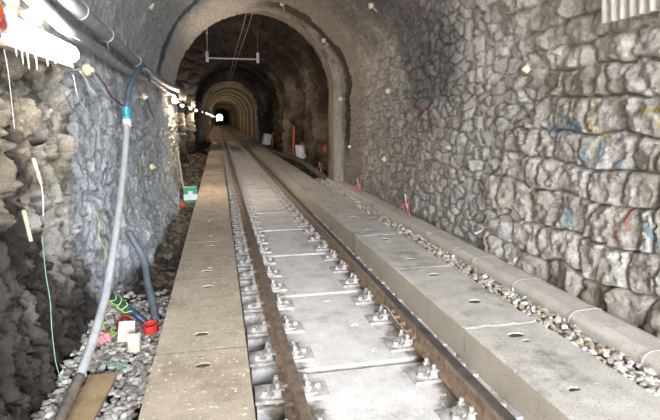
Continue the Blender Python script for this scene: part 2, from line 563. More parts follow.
def left_surface(Y, v):
    hb, ib, eb = stones(Y, v, 0.19, 0.32, 51, edge=0.22, warp=.8, tilt=1.1)
    hs, is_, es = stones(Y, v, 0.11, 0.19, 57, edge=0.24, warp=.5, tilt=1.1)
    bnd = 4.15 + 1.0 * fbm(Y * .9, v * 1.4, 15, 3) + .35 * sm(.9, 0, v) - .15 * sm(1.2, 1.9, v)
    t = sm(-0.12, 0.12, Y - bnd)
    fade = 1 - sm(1.7, 2.3, v + fbm(Y * 1.2, v * 1.2, 18, 3) * .5)
    grain = fbm(Y * 14, v * 14, 54, 4, .6) * 0.022 + fbm(Y * 40, v * 40, 55, 2) * 0.006
    rock = fbm(Y * 7, v * 4, 56, 6, .68) * 0.17 - np.abs(fbm(Y * 9, v * 5, 59, 4)) * .06
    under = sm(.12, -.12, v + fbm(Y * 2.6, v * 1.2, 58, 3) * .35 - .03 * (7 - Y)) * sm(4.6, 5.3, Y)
    d = (1 - t) * (hb * 0.10 + rock + .02 + fbm(Y * 20, v * 12, 60, 4, .75) * .11 - np.abs(fbm(Y * 14, v * 6, 62, 4, .6)) * .06) + t * (hs * 0.060 * (0.25 + 0.75 * fade) + .06)
    sp = fbm(Y * 7, v * 6, 63, 3)
    d = d + grain + (1 - fade) * np.clip(sp - .1, 0, 1) * 0.08
    d = d - under * .03 + .22 * sm(.85, -.1, v) * sm(4.6, 5.6, Y) * sm(10.6, 9.6, Y)
    # near rock: tan to black, pale lime partly painting in the tube's lit highlights
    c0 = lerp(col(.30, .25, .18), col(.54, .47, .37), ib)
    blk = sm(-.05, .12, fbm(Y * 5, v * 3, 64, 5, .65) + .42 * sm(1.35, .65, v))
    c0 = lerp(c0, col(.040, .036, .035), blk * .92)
    lime = sm(-.04, .10, fbm(Y * 4.5, v * 2.5, 66, 5, .65) - .04 + .14 * sm(3.0, 3.7, Y)) * sm(2.4, 3.2, Y) * sm(.3, .9, v)
    c0 = lerp(c0, col(.68, .65, .60), lime * .85)
    c1 = lerp(col(.48, .52, .57), col(.76, .80, .85), is_)
    c1 = lerp(col(.38, .40, .43), c1, .35 + .65 * es)
    wet = sm(.08, .26, fbm(Y * 1.6, v * 1.3, 68, 4))
    c1 = lerp(c1, col(.26, .275, .30), wet * .4)
    c = lerp(c0, c1, t)
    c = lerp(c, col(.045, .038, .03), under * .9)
    pale = sm(9.6, 10.0, Y + fbm(Y * 2, v * 2, 69, 3) * .8)
    c = lerp(c, col(.52, .49, .44), pale * .85)
    up = sm(2.0, 2.8, v)
    c = lerp(c, col(.30, .33, .36), up * .55 * (1 - pale))
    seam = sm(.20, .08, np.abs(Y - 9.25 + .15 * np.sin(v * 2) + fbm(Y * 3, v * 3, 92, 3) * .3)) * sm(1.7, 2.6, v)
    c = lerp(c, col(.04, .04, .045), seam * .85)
    return d, c


# ------------------------------------------------------------------ vault geometry
ZS = 2.0


def prof_near(Y):
    xl = -1.16 + .05 * sm(4.0, 5.5, Y) + .10 * sm(8.8, 10.4, Y) + .06 * sm(10.4, 11.2, Y)
    xr = 2.93 - .10 * sm(8.0, 11.2, Y) - .04 * sm(4.0, 5.5, Y)
    return xl, xr


def build_vault(name, Ys, part, n, prof, surf_l, surf_r, mat, zs=ZS, foot=-.3, kz=1.0, kind_name=None, parent=None):
    Yg, T = np.meshgrid(np.asarray(Ys, float), np.linspace(0, 1, n), indexing='ij')
    xl, xr = prof(Yg)
    if part == 'L':
        z = foot + (zs - foot) * T
        x = xl; nx, nz = np.ones_like(z), np.zeros_like(z)
        d, c = surf_l(Yg, z)
    elif part == 'R':
        z = zs + (foot - zs) * T
        x = xr; nx, nz = -np.ones_like(z), np.zeros_like(z)
        d, c = surf_r(Yg, z)
    else:
        a = PI * (1 - T)
        r = (xr - xl) / 2; cxx = (xr + xl) / 2
        x = cxx + r * np.cos(a); z = zs + r * kz * np.sin(a)
        nx, nz = -np.cos(a), -np.sin(a)
        dl, cl = surf_l(Yg, zs + r * (PI - a)); dr, cr = surf_r(Yg, zs + r * a)
        t = sm(.42, .58, T + .05 * fbm(Yg, T * 6, 3, 3))
        d = dl * (1 - t) + dr * t; c = cl * (1 - t[..., None]) + cr * t[..., None]
    P = np.stack([x + nx * d, Yg + 0 * x, z + nz * d], -1)
    ny = len(Ys)
    me = bpy.data.meshes.new(name)
    idx = np.arange(ny * n).reshape(ny, n)
    q = np.stack([idx[:-1, :-1], idx[:-1, 1:], idx[1:, 1:], idx[1:, :-1]], -1).reshape(-1, 4)
    me.vertices.add(ny * n); me.vertices.foreach_set('co', P.reshape(-1))
    me.loops.add(q.size); me.loops.foreach_set('vertex_index', q.reshape(-1).astype(np.int32))
    me.polygons.add(len(q))
    me.polygons.foreach_set('loop_start', np.arange(0, q.size, 4, dtype=np.int32))
    me.polygons.foreach_set('loop_total', np.full(len(q), 4, dtype=np.int32))
    me.update(calc_edges=True)
    at = me.attributes.new('stone', 'FLOAT_COLOR', 'POINT')
    cc = np.concatenate([np.clip(c, 0, 1).reshape(-1, 3), np.ones((ny * n, 1))], 1)
    at.data.foreach_set('color', cc.reshape(-1))
    o = link_mesh(name, me, mat, parent, True)
    if parent is None:
        o['kind'] = 'structure'
    return o


def geo(a, b, f):
    out = [a]
    while out[-1] < b:
        out.append(out[-1] + max(.008, out[-1] * f))
    out[-1] = b
    return out


Yn = list(np.linspace(MOUTH_Y, 1.2, 60)) + geo(1.22, 11.3, .0052)
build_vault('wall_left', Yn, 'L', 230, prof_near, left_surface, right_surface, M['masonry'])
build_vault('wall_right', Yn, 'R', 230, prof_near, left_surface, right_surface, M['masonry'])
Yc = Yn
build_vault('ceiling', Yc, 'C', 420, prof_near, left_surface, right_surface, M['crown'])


# the rough edge of the vault: a projecting arch ring of pale mortar
def ring_mesh(y0, y1, xl, xr, xlo, xro, name, c_in, c_face, zs=ZS, seed=0, n=150, foot=-.3):
    """arch: inner profile xl..xr, outer profile xlo..xro, with soffit and face to the camera"""
    prof_in, prof_out = [], []
    for T in np.linspace(0, 1, 30)[:-1]:
        prof_in.append((xl, foot + (zs - foot) * T)); prof_out.append((xlo, foot + (zs - foot) * T))
    for a in np.linspace(PI, 0, n):
        r = (xr - xl) / 2; c_ = (xr + xl) / 2; ro = (xro - xlo) / 2; co = (xro + xlo) / 2
        prof_in.append((c_ + r * math.cos(a), zs + r * math.sin(a))); prof_out.append((co + ro * math.cos(a), zs + ro * math.sin(a)))
    for T in np.linspace(0, 1, 30)[1:]:
        prof_in.append((xr, zs + (foot - zs) * T)); prof_out.append((xro, zs + (foot - zs) * T))
    pi_, po_ = np.array(prof_in), np.array(prof_out)
    m = len(pi_)
    s = np.arange(m) * .05
    rows = []
    for k in np.linspace(0, 1, 5): rows.append((po_ + (pi_ - po_) * k, y0 + .0 * k))
    for k in np.linspace(0, 1, 7)[1:]: rows.append((pi_, y0 + (y1 - y0) * k))
    rows.append((po_, y1))
    V = []; cols = []
    for i, (pp, y) in enumerate(rows):
        nse = fbm(s * 2.5, s * 0 + i * .7, 100 + seed, 4, .6)
        ctr = np.array([(xl + xr) / 2, zs * .8])
        dirn = pp - ctr
        dirn = dirn / np.linalg.norm(dirn, axis=1)[:, None]
        q = pp + dirn * nse[:, None] * .06 * (0 if i in (0, len(rows) - 1) else 1)
        V.append(np.stack([q[:, 0], np.full(m, y) + nse * .05, q[:, 1]], -1))
        cc = lerp(np.array(c_face if i < 6 else c_in), np.array(c_in) * .5, sm(-.05, .3, fbm(s * 3, s * 0 + i, 120 + seed, 3)))
        cols.append(cc)
    V = np.array(V); cols = np.array(cols)
    me = bpy.data.meshes.new(name)
    idx = np.arange(len(rows) * m).reshape(len(rows), m)
    q = np.stack([idx[:-1, :-1], idx[:-1, 1:], idx[1:, 1:], idx[1:, :-1]], -1).reshape(-1, 4)
    me.from_pydata(V.reshape(-1, 3).tolist(), [], q.tolist())
    at = me.attributes.new('stone', 'FLOAT_COLOR', 'POINT')
    at.data.foreach_set('color', np.concatenate([cols.reshape(-1, 3), np.ones((cols.shape[0] * m, 1))], 1).reshape(-1))
    o = link_mesh(name, me, M['crown'], None, False)
    o['kind'] = 'structure'
    return o


ring_mesh(11.15, 11.75, -.92, 2.56, -1.25, 3.0, 'trim_1', (.26, .22, .18), (.33, .29, .24), seed=1, zs=2.13)


# ------------------------------------------------------------------ rough rock stretch behind the arch
POSTS = [14.1, 18.2, 22.8, 27.3, 32.2]


def prof_cav(Y):
    xl = -1.55 + .25 * sm(24, 27, Y) + 0 * Y
    xr = 3.35 - .18 * sm(15.5, 16.2, Y) - .2 * sm(24, 25, Y)
    for p in POSTS:
        xl = xl + .42 * np.exp(-((Y - p) / .45) ** 2)
    for p, a in ((15.2, .35), (19.5, .45), (23.5, .35), (29.0, .4)):
        xr = xr - a * np.exp(-((Y - p) / 1.0) ** 2)
    return xl, xr


def cav_surface(Y, v):
    d = fbm(Y * .55, v * .30, 201, 5, .6) * .85 + np.abs(fbm(Y * 1.8, v * .7, 205, 5, .6)) * .55
    h, i, e = stones(Y, v, .55, .42, 207, edge=.3, tilt=.6)
    d = d + h * .14
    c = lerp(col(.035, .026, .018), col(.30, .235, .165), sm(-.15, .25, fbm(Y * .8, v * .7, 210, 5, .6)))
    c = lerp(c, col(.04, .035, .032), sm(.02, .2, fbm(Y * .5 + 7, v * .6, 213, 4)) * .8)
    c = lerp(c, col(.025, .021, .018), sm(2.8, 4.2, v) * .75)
    return d, c


def cav_left(Y, v):
    d, c = cav_surface(Y, v + 30)
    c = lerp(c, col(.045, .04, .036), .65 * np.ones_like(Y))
    for p in POSTS:
        c = lerp(c, col(.42, .37, .30), .9 * np.exp(-((Y - p) / .4) ** 2) * sm(.2, .9, v) * sm(2.6, 2.1, v))  # paler strip on each ridge paints in the lamplight falling there
    return d * .55, c


Yk = geo(11.7, 36.2, .0048)
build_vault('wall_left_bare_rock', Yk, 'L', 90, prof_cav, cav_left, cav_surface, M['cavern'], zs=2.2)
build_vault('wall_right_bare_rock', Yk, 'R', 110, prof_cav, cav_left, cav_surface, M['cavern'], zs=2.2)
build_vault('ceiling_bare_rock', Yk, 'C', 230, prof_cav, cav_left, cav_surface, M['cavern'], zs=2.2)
# plain rock bulkheads closing the step in size at each end of the bare stretch are part of the arch rings
ring_mesh(11.70, 11.9, -.95, 2.6, -2.6, 4.4, 'trim_2', (.10, .08, .06), (.10, .08, .06), seed=2, zs=2.15)
ring_mesh(25.9, 26.6, -1.12, 2.95, -2.6, 4.4, 'trim_3', (.05, .04, .03), (.08, .062, .045), seed=5, zs=2.1)


# ------------------------------------------------------------------ old lined tunnel with pale ribs, to the far mouth
RIBS = [36.0, 41.5, 47.5, 54, 61, 69, 78, 88, 99, 111, 124, 138, 153, 170, 188, 210, 230, 255, 285, 312]


def prof_far(Y):
    xl = -1.02 + 0 * Y; xr = 2.78 + 0 * Y
    for r in RIBS:
        wdt = .9 if r < 60 else 1.4
        m = ((Y >= r) & (Y <= r + wdt))
        xl = xl + .16 * m; xr = xr - .16 * m
    return xl, xr


def far_surface(Y, v):
    d = fbm(Y * 1.2, v * 1.2, 301, 4) * .05
    m = np.zeros_like(Y)
    for r in RIBS:
        wdt = .9 if r < 60 else 1.4
        m = np.maximum(m, ((Y >= r - .02) & (Y <= r + wdt)) * 1.0)
    c = lerp(col(.22, .17, .11), col(.62, .52, .37), m)
    c = lerp(c, c.mean(-1, keepdims=True) * .5 * np.ones(3), sm(.05, .3, fbm(Y * 1.5, v * 1.5, 305, 4)) * .5)
    return d, c


Yf = []
for i, r in enumerate(RIBS):
    wdt = .9 if r < 60 else 1.4
    nxt = RIBS[i + 1] if i + 1 < len(RIBS) else 340
    Yf += [r, r + wdt * .5, r + wdt, r + wdt + .03] + list(np.linspace(r + wdt + .4, nxt - .03, 5))
Yf = [35.6, 35.98] + Yf
build_vault('wall_left_lined', Yf, 'L', 16, prof_far, far_surface, far_surface, M['lined'])
build_vault('wall_right_lined', Yf, 'R', 16, prof_far, far_surface, far_surface, M['lined'])
build_vault('ceiling_lined', Yf, 'C', 48, prof_far, far_surface, far_surface, M['lined'])
ring_mesh(35.8, 36.4, -.86, 2.62, -3.0, 5.0, 'trim_4', (.30, .24, .16), (.10, .08, .055), seed=3)
ring_mesh(35.65, 36.45, -.85, 2.61, -1.2, 2.95, 'trim_5', (.60, .50, .36), (.62, .53, .39), seed=4)


# ------------------------------------------------------------------ tunnel floor, ground outside
def grid_surface(name, X, Yv, zf, cf, mat, kind='structure'):
    Yg, Xg = np.meshgrid(Yv, X, indexing='ij')
    Z = zf(Xg, Yg); c = cf(Xg, Yg)
    ny, n = Yg.shape
    me = bpy.data.meshes.new(name)
    idx = np.arange(ny * n).reshape(ny, n)
    q = np.stack([idx[:-1, :-1], idx[:-1, 1:], idx[1:, 1:], idx[1:, :-1]], -1).reshape(-1, 4)
    me.from_pydata(np.stack([Xg, Yg, Z], -1).reshape(-1, 3).tolist(), [], q.tolist())
    at = me.attributes.new('stone', 'FLOAT_COLOR', 'POINT')
    at.data.foreach_set('color', np.concatenate([np.clip(c, 0, 1).reshape(-1, 3), np.ones((ny * n, 1))], 1).reshape(-1))
    o = link_mesh(name, me, mat, None, True)
    o['kind'] = kind
    return o


def floor_z(X, Y):
    n = fbm(X * 5, Y * 5, 401, 4, .6) * .05
    mid = sm(-.52, -.47, X) * sm(2.16, 2.1, X)          # flat under the slabs
    z = -.15 + n * (1 - mid)
    left = sm(-.5, -1.1, X) * sm(4.4, 5.6, Y) * sm(37, 33, Y)
    z = z + left * (.13 + .25 * fbm(X * 2, Y * 1.3, 405, 4) + .15 * sm(-1.1, -1.7, X))
    right = sm(2.15, 3.1, X) * sm(11.5, 13, Y) * sm(37, 33, Y)
    z = z + right * (.12 + .3 * fbm(X * 2, Y * 1.3, 407, 4))
    z = np.where(Y > 36.05, -.01, z)
    z = z + sm(2.12, 2.18, X) * .19 * sm(13, 11, Y)
    return z


def floor_c(X, Y):
    c = lerp(col(.055, .045, .035), col(.17, .135, .095), sm(-.2, .25, fbm(X * 4, Y * 4, 411, 5, .6)))
    c = lerp(c, col(.30, .26, .20), sm(.18, .3, fbm(X * 9, Y * 9, 413, 3)) * .7)
    c = lerp(c, col(.38, .30, .20), sm(36, 38, Y))
    return c


grid_surface('floor', np.linspace(-2.4, 4.2, 150), np.array(list(np.linspace(MOUTH_Y, 1.5, 25)) + geo(1.55, 340, .009)), floor_z, floor_c, M['soil'])
for q, rr_ in enumerate(RIBS):
    bm = bmesh.new()
    box(bm, -1.05, 2.8, rr_, rr_ + .8, -.03, .022)
    tag(obj('trim_%d' % (10 + q), bm, M['sill'], bevel=.01), kind='structure')
bm = bmesh.new()
box(bm, -60, 60, -80, MOUTH_Y - .01, -.6, -.17)
tag(obj('ground', bm, M['earth']), kind='structure')
bm = bmesh.new()
box(bm, -60, 60, 340.01, 420, -.6, -.17)
tag(obj('ground', bm, M['earth']), kind='structure')


# ------------------------------------------------------------------ precast slabs
def slab_mesh(x0, x1, y0, y1, zb, zt, res, holes=(), seed=0, chip=.008, side_mi=0, extra=None, amp=.003, bv=.006):
    nx = max(3, int((x1 - x0) / res)); ny = max(3, int((y1 - y0) / res))
    xs = np.concatenate([[x0, x0 + bv], np.linspace(x0, x1, nx + 1)[1:-1], [x1 - bv, x1]])
    ys = np.concatenate([[y0, y0 + bv], np.linspace(y0, y1, ny + 1)[1:-1], [y1 - bv, y1]])
    X, Y = np.meshgrid(xs, ys)
    Z = zt + fbm(X * 6 + seed, Y * 6, 500 + seed, 4) * amp
    ed = np.minimum(np.minimum(X - x0, x1 - X), np.minimum(Y - y0, y1 - Y))
    Z = Z - np.where(ed < 1e-4, bv, 0) - np.clip(fbm(X * 11, Y * 11, 510 + seed, 3) - .12, 0, 1) * chip * 6 * (ed < .02)
    for hx, hy, ha, hb, hd in holes:
        r = np.sqrt(((X - hx) / ha) ** 2 + ((Y - hy) / hb) ** 2)
        Z = Z - hd * sm(1.05, .8, r)
    ny_, nx_ = X.shape
    V = np.stack([X, Y, Z], -1).reshape(-1, 3).tolist()
    idx = np.arange(nx_ * ny_).reshape(ny_, nx_)
    F = np.stack([idx[:-1, :-1], idx[:-1, 1:], idx[1:, 1:], idx[1:, :-1]], -1).reshape(-1, 4).tolist()
    loop = list(idx[0, :]) + list(idx[1:, -1]) + list(idx[-1, -2::-1]) + list(idx[-2:0:-1, 0])
    b0 = len(V)
    for i in loop: V.append([V[i][0], V[i][1], zb])
    n = len(loop)
    nt = len(F)
    for k in range(n):
        j = (k + 1) % n
        F.append([int(loop[k]), b0 + k, b0 + j, int(loop[j])])
    F.append([b0 + k for k in range(n)][::-1])
    if extra:
        for (a0, a1, c0, c1, z0, z1) in extra:
            s = len(V)
            for z in (z0, z1):
                for x, y in ((a0, c0), (a1, c0), (a1, c1), (a0, c1)): V.append([x, y, z])
            for f in ((4, 5, 6, 7), (0, 1, 5, 4), (1, 2, 6, 5), (2, 3, 7, 6), (3, 0, 4, 7), (0, 3, 2, 1)):
                F.append([s + q for q in f])
    me = bpy.data.meshes.new('slab')
    me.from_pydata(V, [], F)
    if side_mi:
        mi = [0] * nt + [side_mi] * (len(F) - nt)
        me.polygons.foreach_set('material_index', mi)
    return me


def hole_shade(parent, hx, hy, a, b, z):  # dark disc added in a slab hole to stand in for its shade
    bm = bmesh.new()
    lathe(bm, [(1, -.02), (1, .0), (.8, .002)], 18, (0, 0, 0))
    for v in bm.verts:
        v.co = Vector((hx + v.co.x * a, hy + v.co.y * b, z + v.co.z))
    obj('hole_shade_disc', bm, M['hole_shade'], parent)


ORD = ['nearest', 'second', 'third', 'fourth', 'fifth', 'sixth', 'seventh', 'eighth', 'ninth', 'tenth', 'eleventh', 'twelfth',
       'thirteenth', 'fourteenth', 'fifteenth', 'sixteenth', 'seventeenth', 'eighteenth', 'nineteenth', 'twentieth']


def nth(i):
    return ORD[i]


DECK0, PER = 2.93, 1.38
k = 0
for i in range(-3, 24):
    y0 = DECK0 + PER * i + .030; y1 = DECK0 + PER * (i + 1) - .030
    res = .02 if i < 4 else (.06 if i < 12 else .3)
    dents = []
    if i == -1: dents = [(.93, 2.28, .018, .012, .012), (.80, 2.52, .014, .010, .008)]
    if i == 0: dents = [(.98, 3.56, .026, .03, .02), (.88, 4.12, .022, .02, .012)]
    if i == 1: dents = [(.98, 5.2, .02, .02, .012)]
    pads = [(.15, .305, y0 + PER * q + PER / 6 - .15, y0 + PER * q + PER / 6 + .12, -.13, -.012) for q in (0, 1 / 3, 2 / 3)]
    pads.append((.33, 1.54, y0 + .05, y1 - .05, -.14, -.042))
    me = slab_mesh(.30, 1.56, y0, y1, -.045, 0.0, res, dents, i + 5, extra=pads)
    o = link_mesh('track_slab', me, M['deck'])
    o['kind'] = 'thing'
    if i < -1:
        tag(o, 'concrete track slab just below the picture between the rails', 'concrete slab', 'track slabs below the picture')
    elif i < 19:
        tag(o, 'pale concrete slab under both rails, %s slab from the camera' % nth(k), 'concrete slab', 'concrete slabs carrying the rails')
        k += 1
    else:
        tag(o, 'concrete track slab far down the tunnel between the rails', 'concrete slab', 'track slabs far down the tunnel')

k = 0
for i in range(-3, 22):
    y0 = 3.17 + 1.5 * i + .006; y1 = 3.17 + 1.5 * (i + 1) - .006
    res = .012 if i < 2 else (.035 if i < 6 else .2)
    hol = [(-.17, y0 + .26, .045, .028, .035), (-.15, y1 - .20, .045, .028, .035), (-.17, y1 - .07, .02, .008, .01), (-.14, y0 + .37, .025, .009, .01)] if i < 6 else []
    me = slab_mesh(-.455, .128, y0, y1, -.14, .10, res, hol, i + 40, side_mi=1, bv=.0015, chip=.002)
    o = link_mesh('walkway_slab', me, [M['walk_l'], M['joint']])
    for hx, hy, a_, b_, d_ in hol:
        hole_shade(o, hx, hy, a_ * .95, b_ * .99, .10 - .006)
    o['kind'] = 'thing'
    if i < -1:
        tag(o, 'concrete walkway slab left of the track, below the picture', 'concrete slab', 'left walkway slabs below the picture')
    elif i < 19:
        tag(o, 'brownish concrete walkway slab left of the rails, %s from the camera' % nth(k), 'concrete slab', 'walkway slabs left of the rails')
        k += 1
    else:
        tag(o, 'left walkway slab far down the tunnel', 'concrete slab', 'left walkway slabs far down the tunnel')

k = 0
for i in range(-2, 24):
    y0 = 2.85 + 1.362 * i + .005; y1 = 2.85 + 1.362 * (i + 1) - .005
    res = .012 if i < 2 else (.035 if i < 7 else .2)
    hol = [(1.83, y1 - .22, .05, .03, .03), (1.84, y1 - .33, .025, .012, .012), (1.80, y0 + .28, .045, .026, .03)] if i < 7 else []
    if i == 0: hol = [(1.86, y0 + .45, .05, .03, .03), (1.83, y1 - .22, .05, .03, .03)]
    if i == -1: hol = [(1.82, y1 - .15, .055, .03, .035), (1.84, y1 - .24, .03, .014, .015), (1.74, y0 + .55, .03, .018, .03)]
    me = slab_mesh(1.545, 2.10, y0, y1, -.14, .225, res, hol, i + 80, side_mi=1)
    o = link_mesh('walkway_slab', me, [M['walk_r'], M['walk_side']])
    for hx, hy, a_, b_, d_ in hol:
        hole_shade(o, hx, hy, a_ * .97, b_ * .97, .225 - .006)
    o['kind'] = 'thing'
    if i < -1:
        tag(o, 'raised concrete walkway slab right of the track, beside the viewer', 'concrete slab', 'right walkway slabs below the picture')
    elif i < 19:
        tag(o, 'raised grey concrete walkway block right of the rails, %s from the camera' % nth(k), 'concrete slab', 'raised walkway blocks right of the rails')
        k += 1
    else:
        tag(o, 'raised walkway block right of the rails, far down the tunnel', 'concrete slab', 'raised walkway blocks far down the tunnel')

# ------------------------------------------------------------------ rails
RAIL_X = (.36, 1.325)
RZ = .028


def make_rail(x, label, top):
    t = thing('rail', label, 'rail', (x, 0, RZ))
    prof = [(-.055, 0), (.055, 0), (.055, .009), (.020, .020), (.009, .034), (.008, .095), (.014, .104), (.033, .108), (.033, .132),
            (.026, .142), (-.026, .142), (-.033, .132), (-.033, .108), (-.014, .104), (-.008, .095), (-.009, .034), (-.020, .020), (-.055, .009)]
    bm = bmesh.new()
    ys = [MOUTH_Y, 0, 2, 4, 8, 16, 32, 64, 120, 339]
    rings = [[bm.verts.new((a, y, z)) for a, z in prof] for y in ys]
    n = len(prof)
    for a, b in zip(rings, rings[1:]):
        for i in range(n):
            j = (i + 1) % n
            f = bm.faces.new((a[i], a[j], b[j], b[i]))
            f.material_index = 1 if i in (8, 9, 10) else 0
    bm.faces.new(rings[0][::-1]); bm.faces.new(rings[-1])
    obj('rail_body', bm, [M['rust'], top], t)
    return t


left_rail = make_rail(RAIL_X[0], 'rusty steel rail on the left of the track', M['railtop_dusty'])
right_rail = make_rail(RAIL_X[1], 'rusty steel rail on the right of the track, beside the raised walkway', M['railtop'])


def fishplate(rail, y0, y1, sx):
    bm = bmesh.new()
    poly = [(sx * .010, .030), (sx * .040, .020), (sx * .046, .030), (sx * .024, .046), (sx * .022, .088), (sx * .031, .104), (sx * .014, .100)]
    prism(bm, poly, y0, y1)
    f = obj('joint_bar', bm, M['rust'], rail, bevel=.002)
    for q in range(4):
        y = y0 + (y1 - y0) * (q + .5) / 4
        bm = bmesh.new()
        cyl(bm, (sx * .02, y, .066), (sx * .030, y, .066), .019, n=20)
        cyl(bm, (sx * .030, y, .066), (sx * .046, y, .066), .016, n=6)
        cyl(bm, (sx * .046, y, .066), (sx * .062, y, .066), .009, n=12)
        obj('joint_bolt', bm, M['rust'], f)


fishplate(left_rail, 1.95, 2.72, -1)
fishplate(right_rail, 3.12, 3.62, -1)

# ------------------------------------------------------------------ rail fastenings
def fast_parts(detail=True):
    out = []
    bm = bmesh.new()
    box(bm, -.215, .215, -.088, .088, -.004, .018)
    for s in (-1, 1):
        box(bm, s * .062 if s > 0 else -.125, .125 if s > 0 else -.062, -.074, .074, .018, .036)
        box(bm, s * .125 if s > 0 else -.150, .150 if s > 0 else -.125, -.060, .060, .018, .028)
    out.append(('base_plate', bm, M['plate'], .004))
    for s in (-1, 1):
        bm = bmesh.new()   # arched clip pressing on the rail foot
        poly = [(s * .030, .044), (s * .044, .052), (s * .070, .062), (s * .098, .062), (s * .118, .050), (s * .124, .036), (s * .108, .036), (s * .100, .046), (s * .074, .048), (s * .050, .040), (s * .036, .036)]
        prism(bm, poly, -.036, .036)
        out.append(('clip', bm, M['dusty'], .003))
        for yy in (-.052, .050):
            bm = bmesh.new()
            cyl(bm, (s * .086, yy, .034), (s * .086, yy, .042), .027, n=16)
            cyl(bm, (s * .086, yy, .042), (s * .086, yy, .047), .022, n=16)
            cyl(bm, (s * .086, yy, .047), (s * .086, yy, .072), .022, .021, n=6)
            cyl(bm, (s * .086, yy, .072), (s * .086, yy, .104 if yy < 0 else .094), .0125, n=10)
            out.append(('bolt', bm, M['dusty'], 0))
        bm = bmesh.new()
        cyl(bm, (s * .158, .018 * s, .017), (s * .158, .018 * s, .024), .026, n=14)
        cyl(bm, (s * .158, .018 * s, .024), (s * .158, .018 * s, .044), .018, .016, n=6)
        out.append(('anchor_bolt', bm, M['dusty'], 0))
    return out


def make_fastening():
    t = thing('rail_fastening', '', 'rail fastening')
    for nm, bm, m, bv in fast_parts():
        obj(nm, bm, m, t, bevel=bv, seg=1)
    return t


def far_fastening():
    parts = fast_parts()
    me = bpy.data.meshes.new('rail_fastening')
    tot = bmesh.new()
    for nm, bm, m, bv in parts:
        tmp = bpy.data.meshes.new('t'); bm.to_mesh(tmp); bm.free()
        tot.from_mesh(tmp); bpy.data.meshes.remove(tmp)
    tot.to_mesh(me); tot.free()
    o = link_mesh('rail_fastening', me, M['dusty'])
    return tag(o, 'x', 'rail fastening')


proto = make_fastening(); proto_far = far_fastening()
u1 = u2 = False
for s, (x, side) in enumerate(((RAIL_X[0], 'left'), (RAIL_X[1], 'right'))):
    j = 0
    for i in range(-3, 72):
        y = DECK0 + PER / 6 + i * PER / 3
        rz = random.uniform(-.05, .05)
        loc = (x + random.uniform(-.006, .006), y + random.uniform(-.015, .015), 0.002)
        if y < 14.2:
            lab = 'dusty bolted fastening on the %s rail, %s fastening from the camera' % (side, nth(j)) if j < 20 else 'dusty bolted fastening on the %s rail, about halfway to the dark rock stretch' % side
            grp = 'bolted fastenings along the %s rail' % side if j < 20 else 'bolted fastenings midway along the %s rail' % side
            j += 1
            if not u1:
                proto.location = loc; proto['label'] = lab; proto['group'] = grp; u1 = True
            else:
                dup(proto, loc, rz, lab, grp)
        else:
            lab = 'tiny bolted fastening far down the %s rail' % side
            grp = 'far fastenings along the %s rail' % side
            if not u2:
                proto_far.location = loc; proto_far['label'] = lab; proto_far['group'] = grp; u2 = True
            else:
                dup(proto_far, loc, rz, lab, grp)

tag(tube_obj('tie_wire', [(1.235, 3.68, .11), (1.245, 3.55, .13), (1.25, 3.35, .10), (1.262, 3.15, .085), (1.245, 3.08, .05)], .005, M['dusty'], n=8),
    'thin grey wire tied between two fastenings of the right rail', 'wire')
tube_pts = [(1.245 + .02 * math.cos(a), 3.08, .052 + .02 * math.sin(a)) for a in np.linspace(0, 2 * PI, 12)]
bm = bmesh.new()
tube(bm, tube_pts, .005, 8, 2)
tag(obj('washer_ring', bm, M['dusty'], smooth=True), 'small grey ring hanging by the right rail at a slab joint', 'ring')


# ------------------------------------------------------------------ loose stones
ICO = None


def ico():
    bm = bmesh.new()
    bmesh.ops.create_icosphere(bm, subdivisions=1, radius=1)
    v = np.array([x.co[:] for x in bm.verts]); f = np.array([[q.index for q in x.verts] for x in bm.faces])
    bm.free()
    return v, f


def pebbles(name, pts, sizes, cols, mat, label, cat, flat=.6, seed=1, kind='stuff'):
    r = np.random.default_rng(seed)
    v, f = ico()
    n = len(pts)
    V = np.repeat(v[None], n, 0) * (1 + r.uniform(-.28, .28, (n, len(v), 1)))
    sc = np.stack([r.uniform(.7, 1.3, n), r.uniform(.7, 1.3, n), r.uniform(flat * .7, flat * 1.2, n)], -1) * np.asarray(sizes)[:, None]
    V = V * sc[:, None]
    a = r.uniform(0, 2 * PI, n); b = r.normal(0, .35, n)
    ca, sa, cb, sb = np.cos(a), np.sin(a), np.cos(b), np.sin(b)
    x, y, z = V[..., 0], V[..., 1], V[..., 2]
    x, z = x * cb[:, None] - z * sb[:, None], x * sb[:, None] + z * cb[:, None]
    x, y = x * ca[:, None] - y * sa[:, None], x * sa[:, None] + y * ca[:, None]
    V = np.stack([x, y, z], -1) + np.asarray(pts)[:, None]
    F = (f[None] + (np.arange(n) * len(v))[:, None, None]).reshape(-1, 3)
    me = bpy.data.meshes.new(name)
    me.from_pydata(V.reshape(-1, 3).tolist(), [], F.tolist())
    at = me.attributes.new('stone', 'FLOAT_COLOR', 'POINT')
    cc = np.repeat(np.asarray(cols)[:, None], len(v), 1).reshape(-1, 3)
    at.data.foreach_set('color', np.concatenate([cc, np.ones((len(cc), 1))], 1).reshape(-1))
    o = link_mesh(name, me, mat)
    return tag(o, label, cat, kind=kind)


def pal(r, n, cs, jit=.12):
    i = r.integers(0, len(cs), n)
    return np.clip(np.array(cs)[i] * (1 + r.uniform(-jit, jit, (n, 1))), 0, 1)


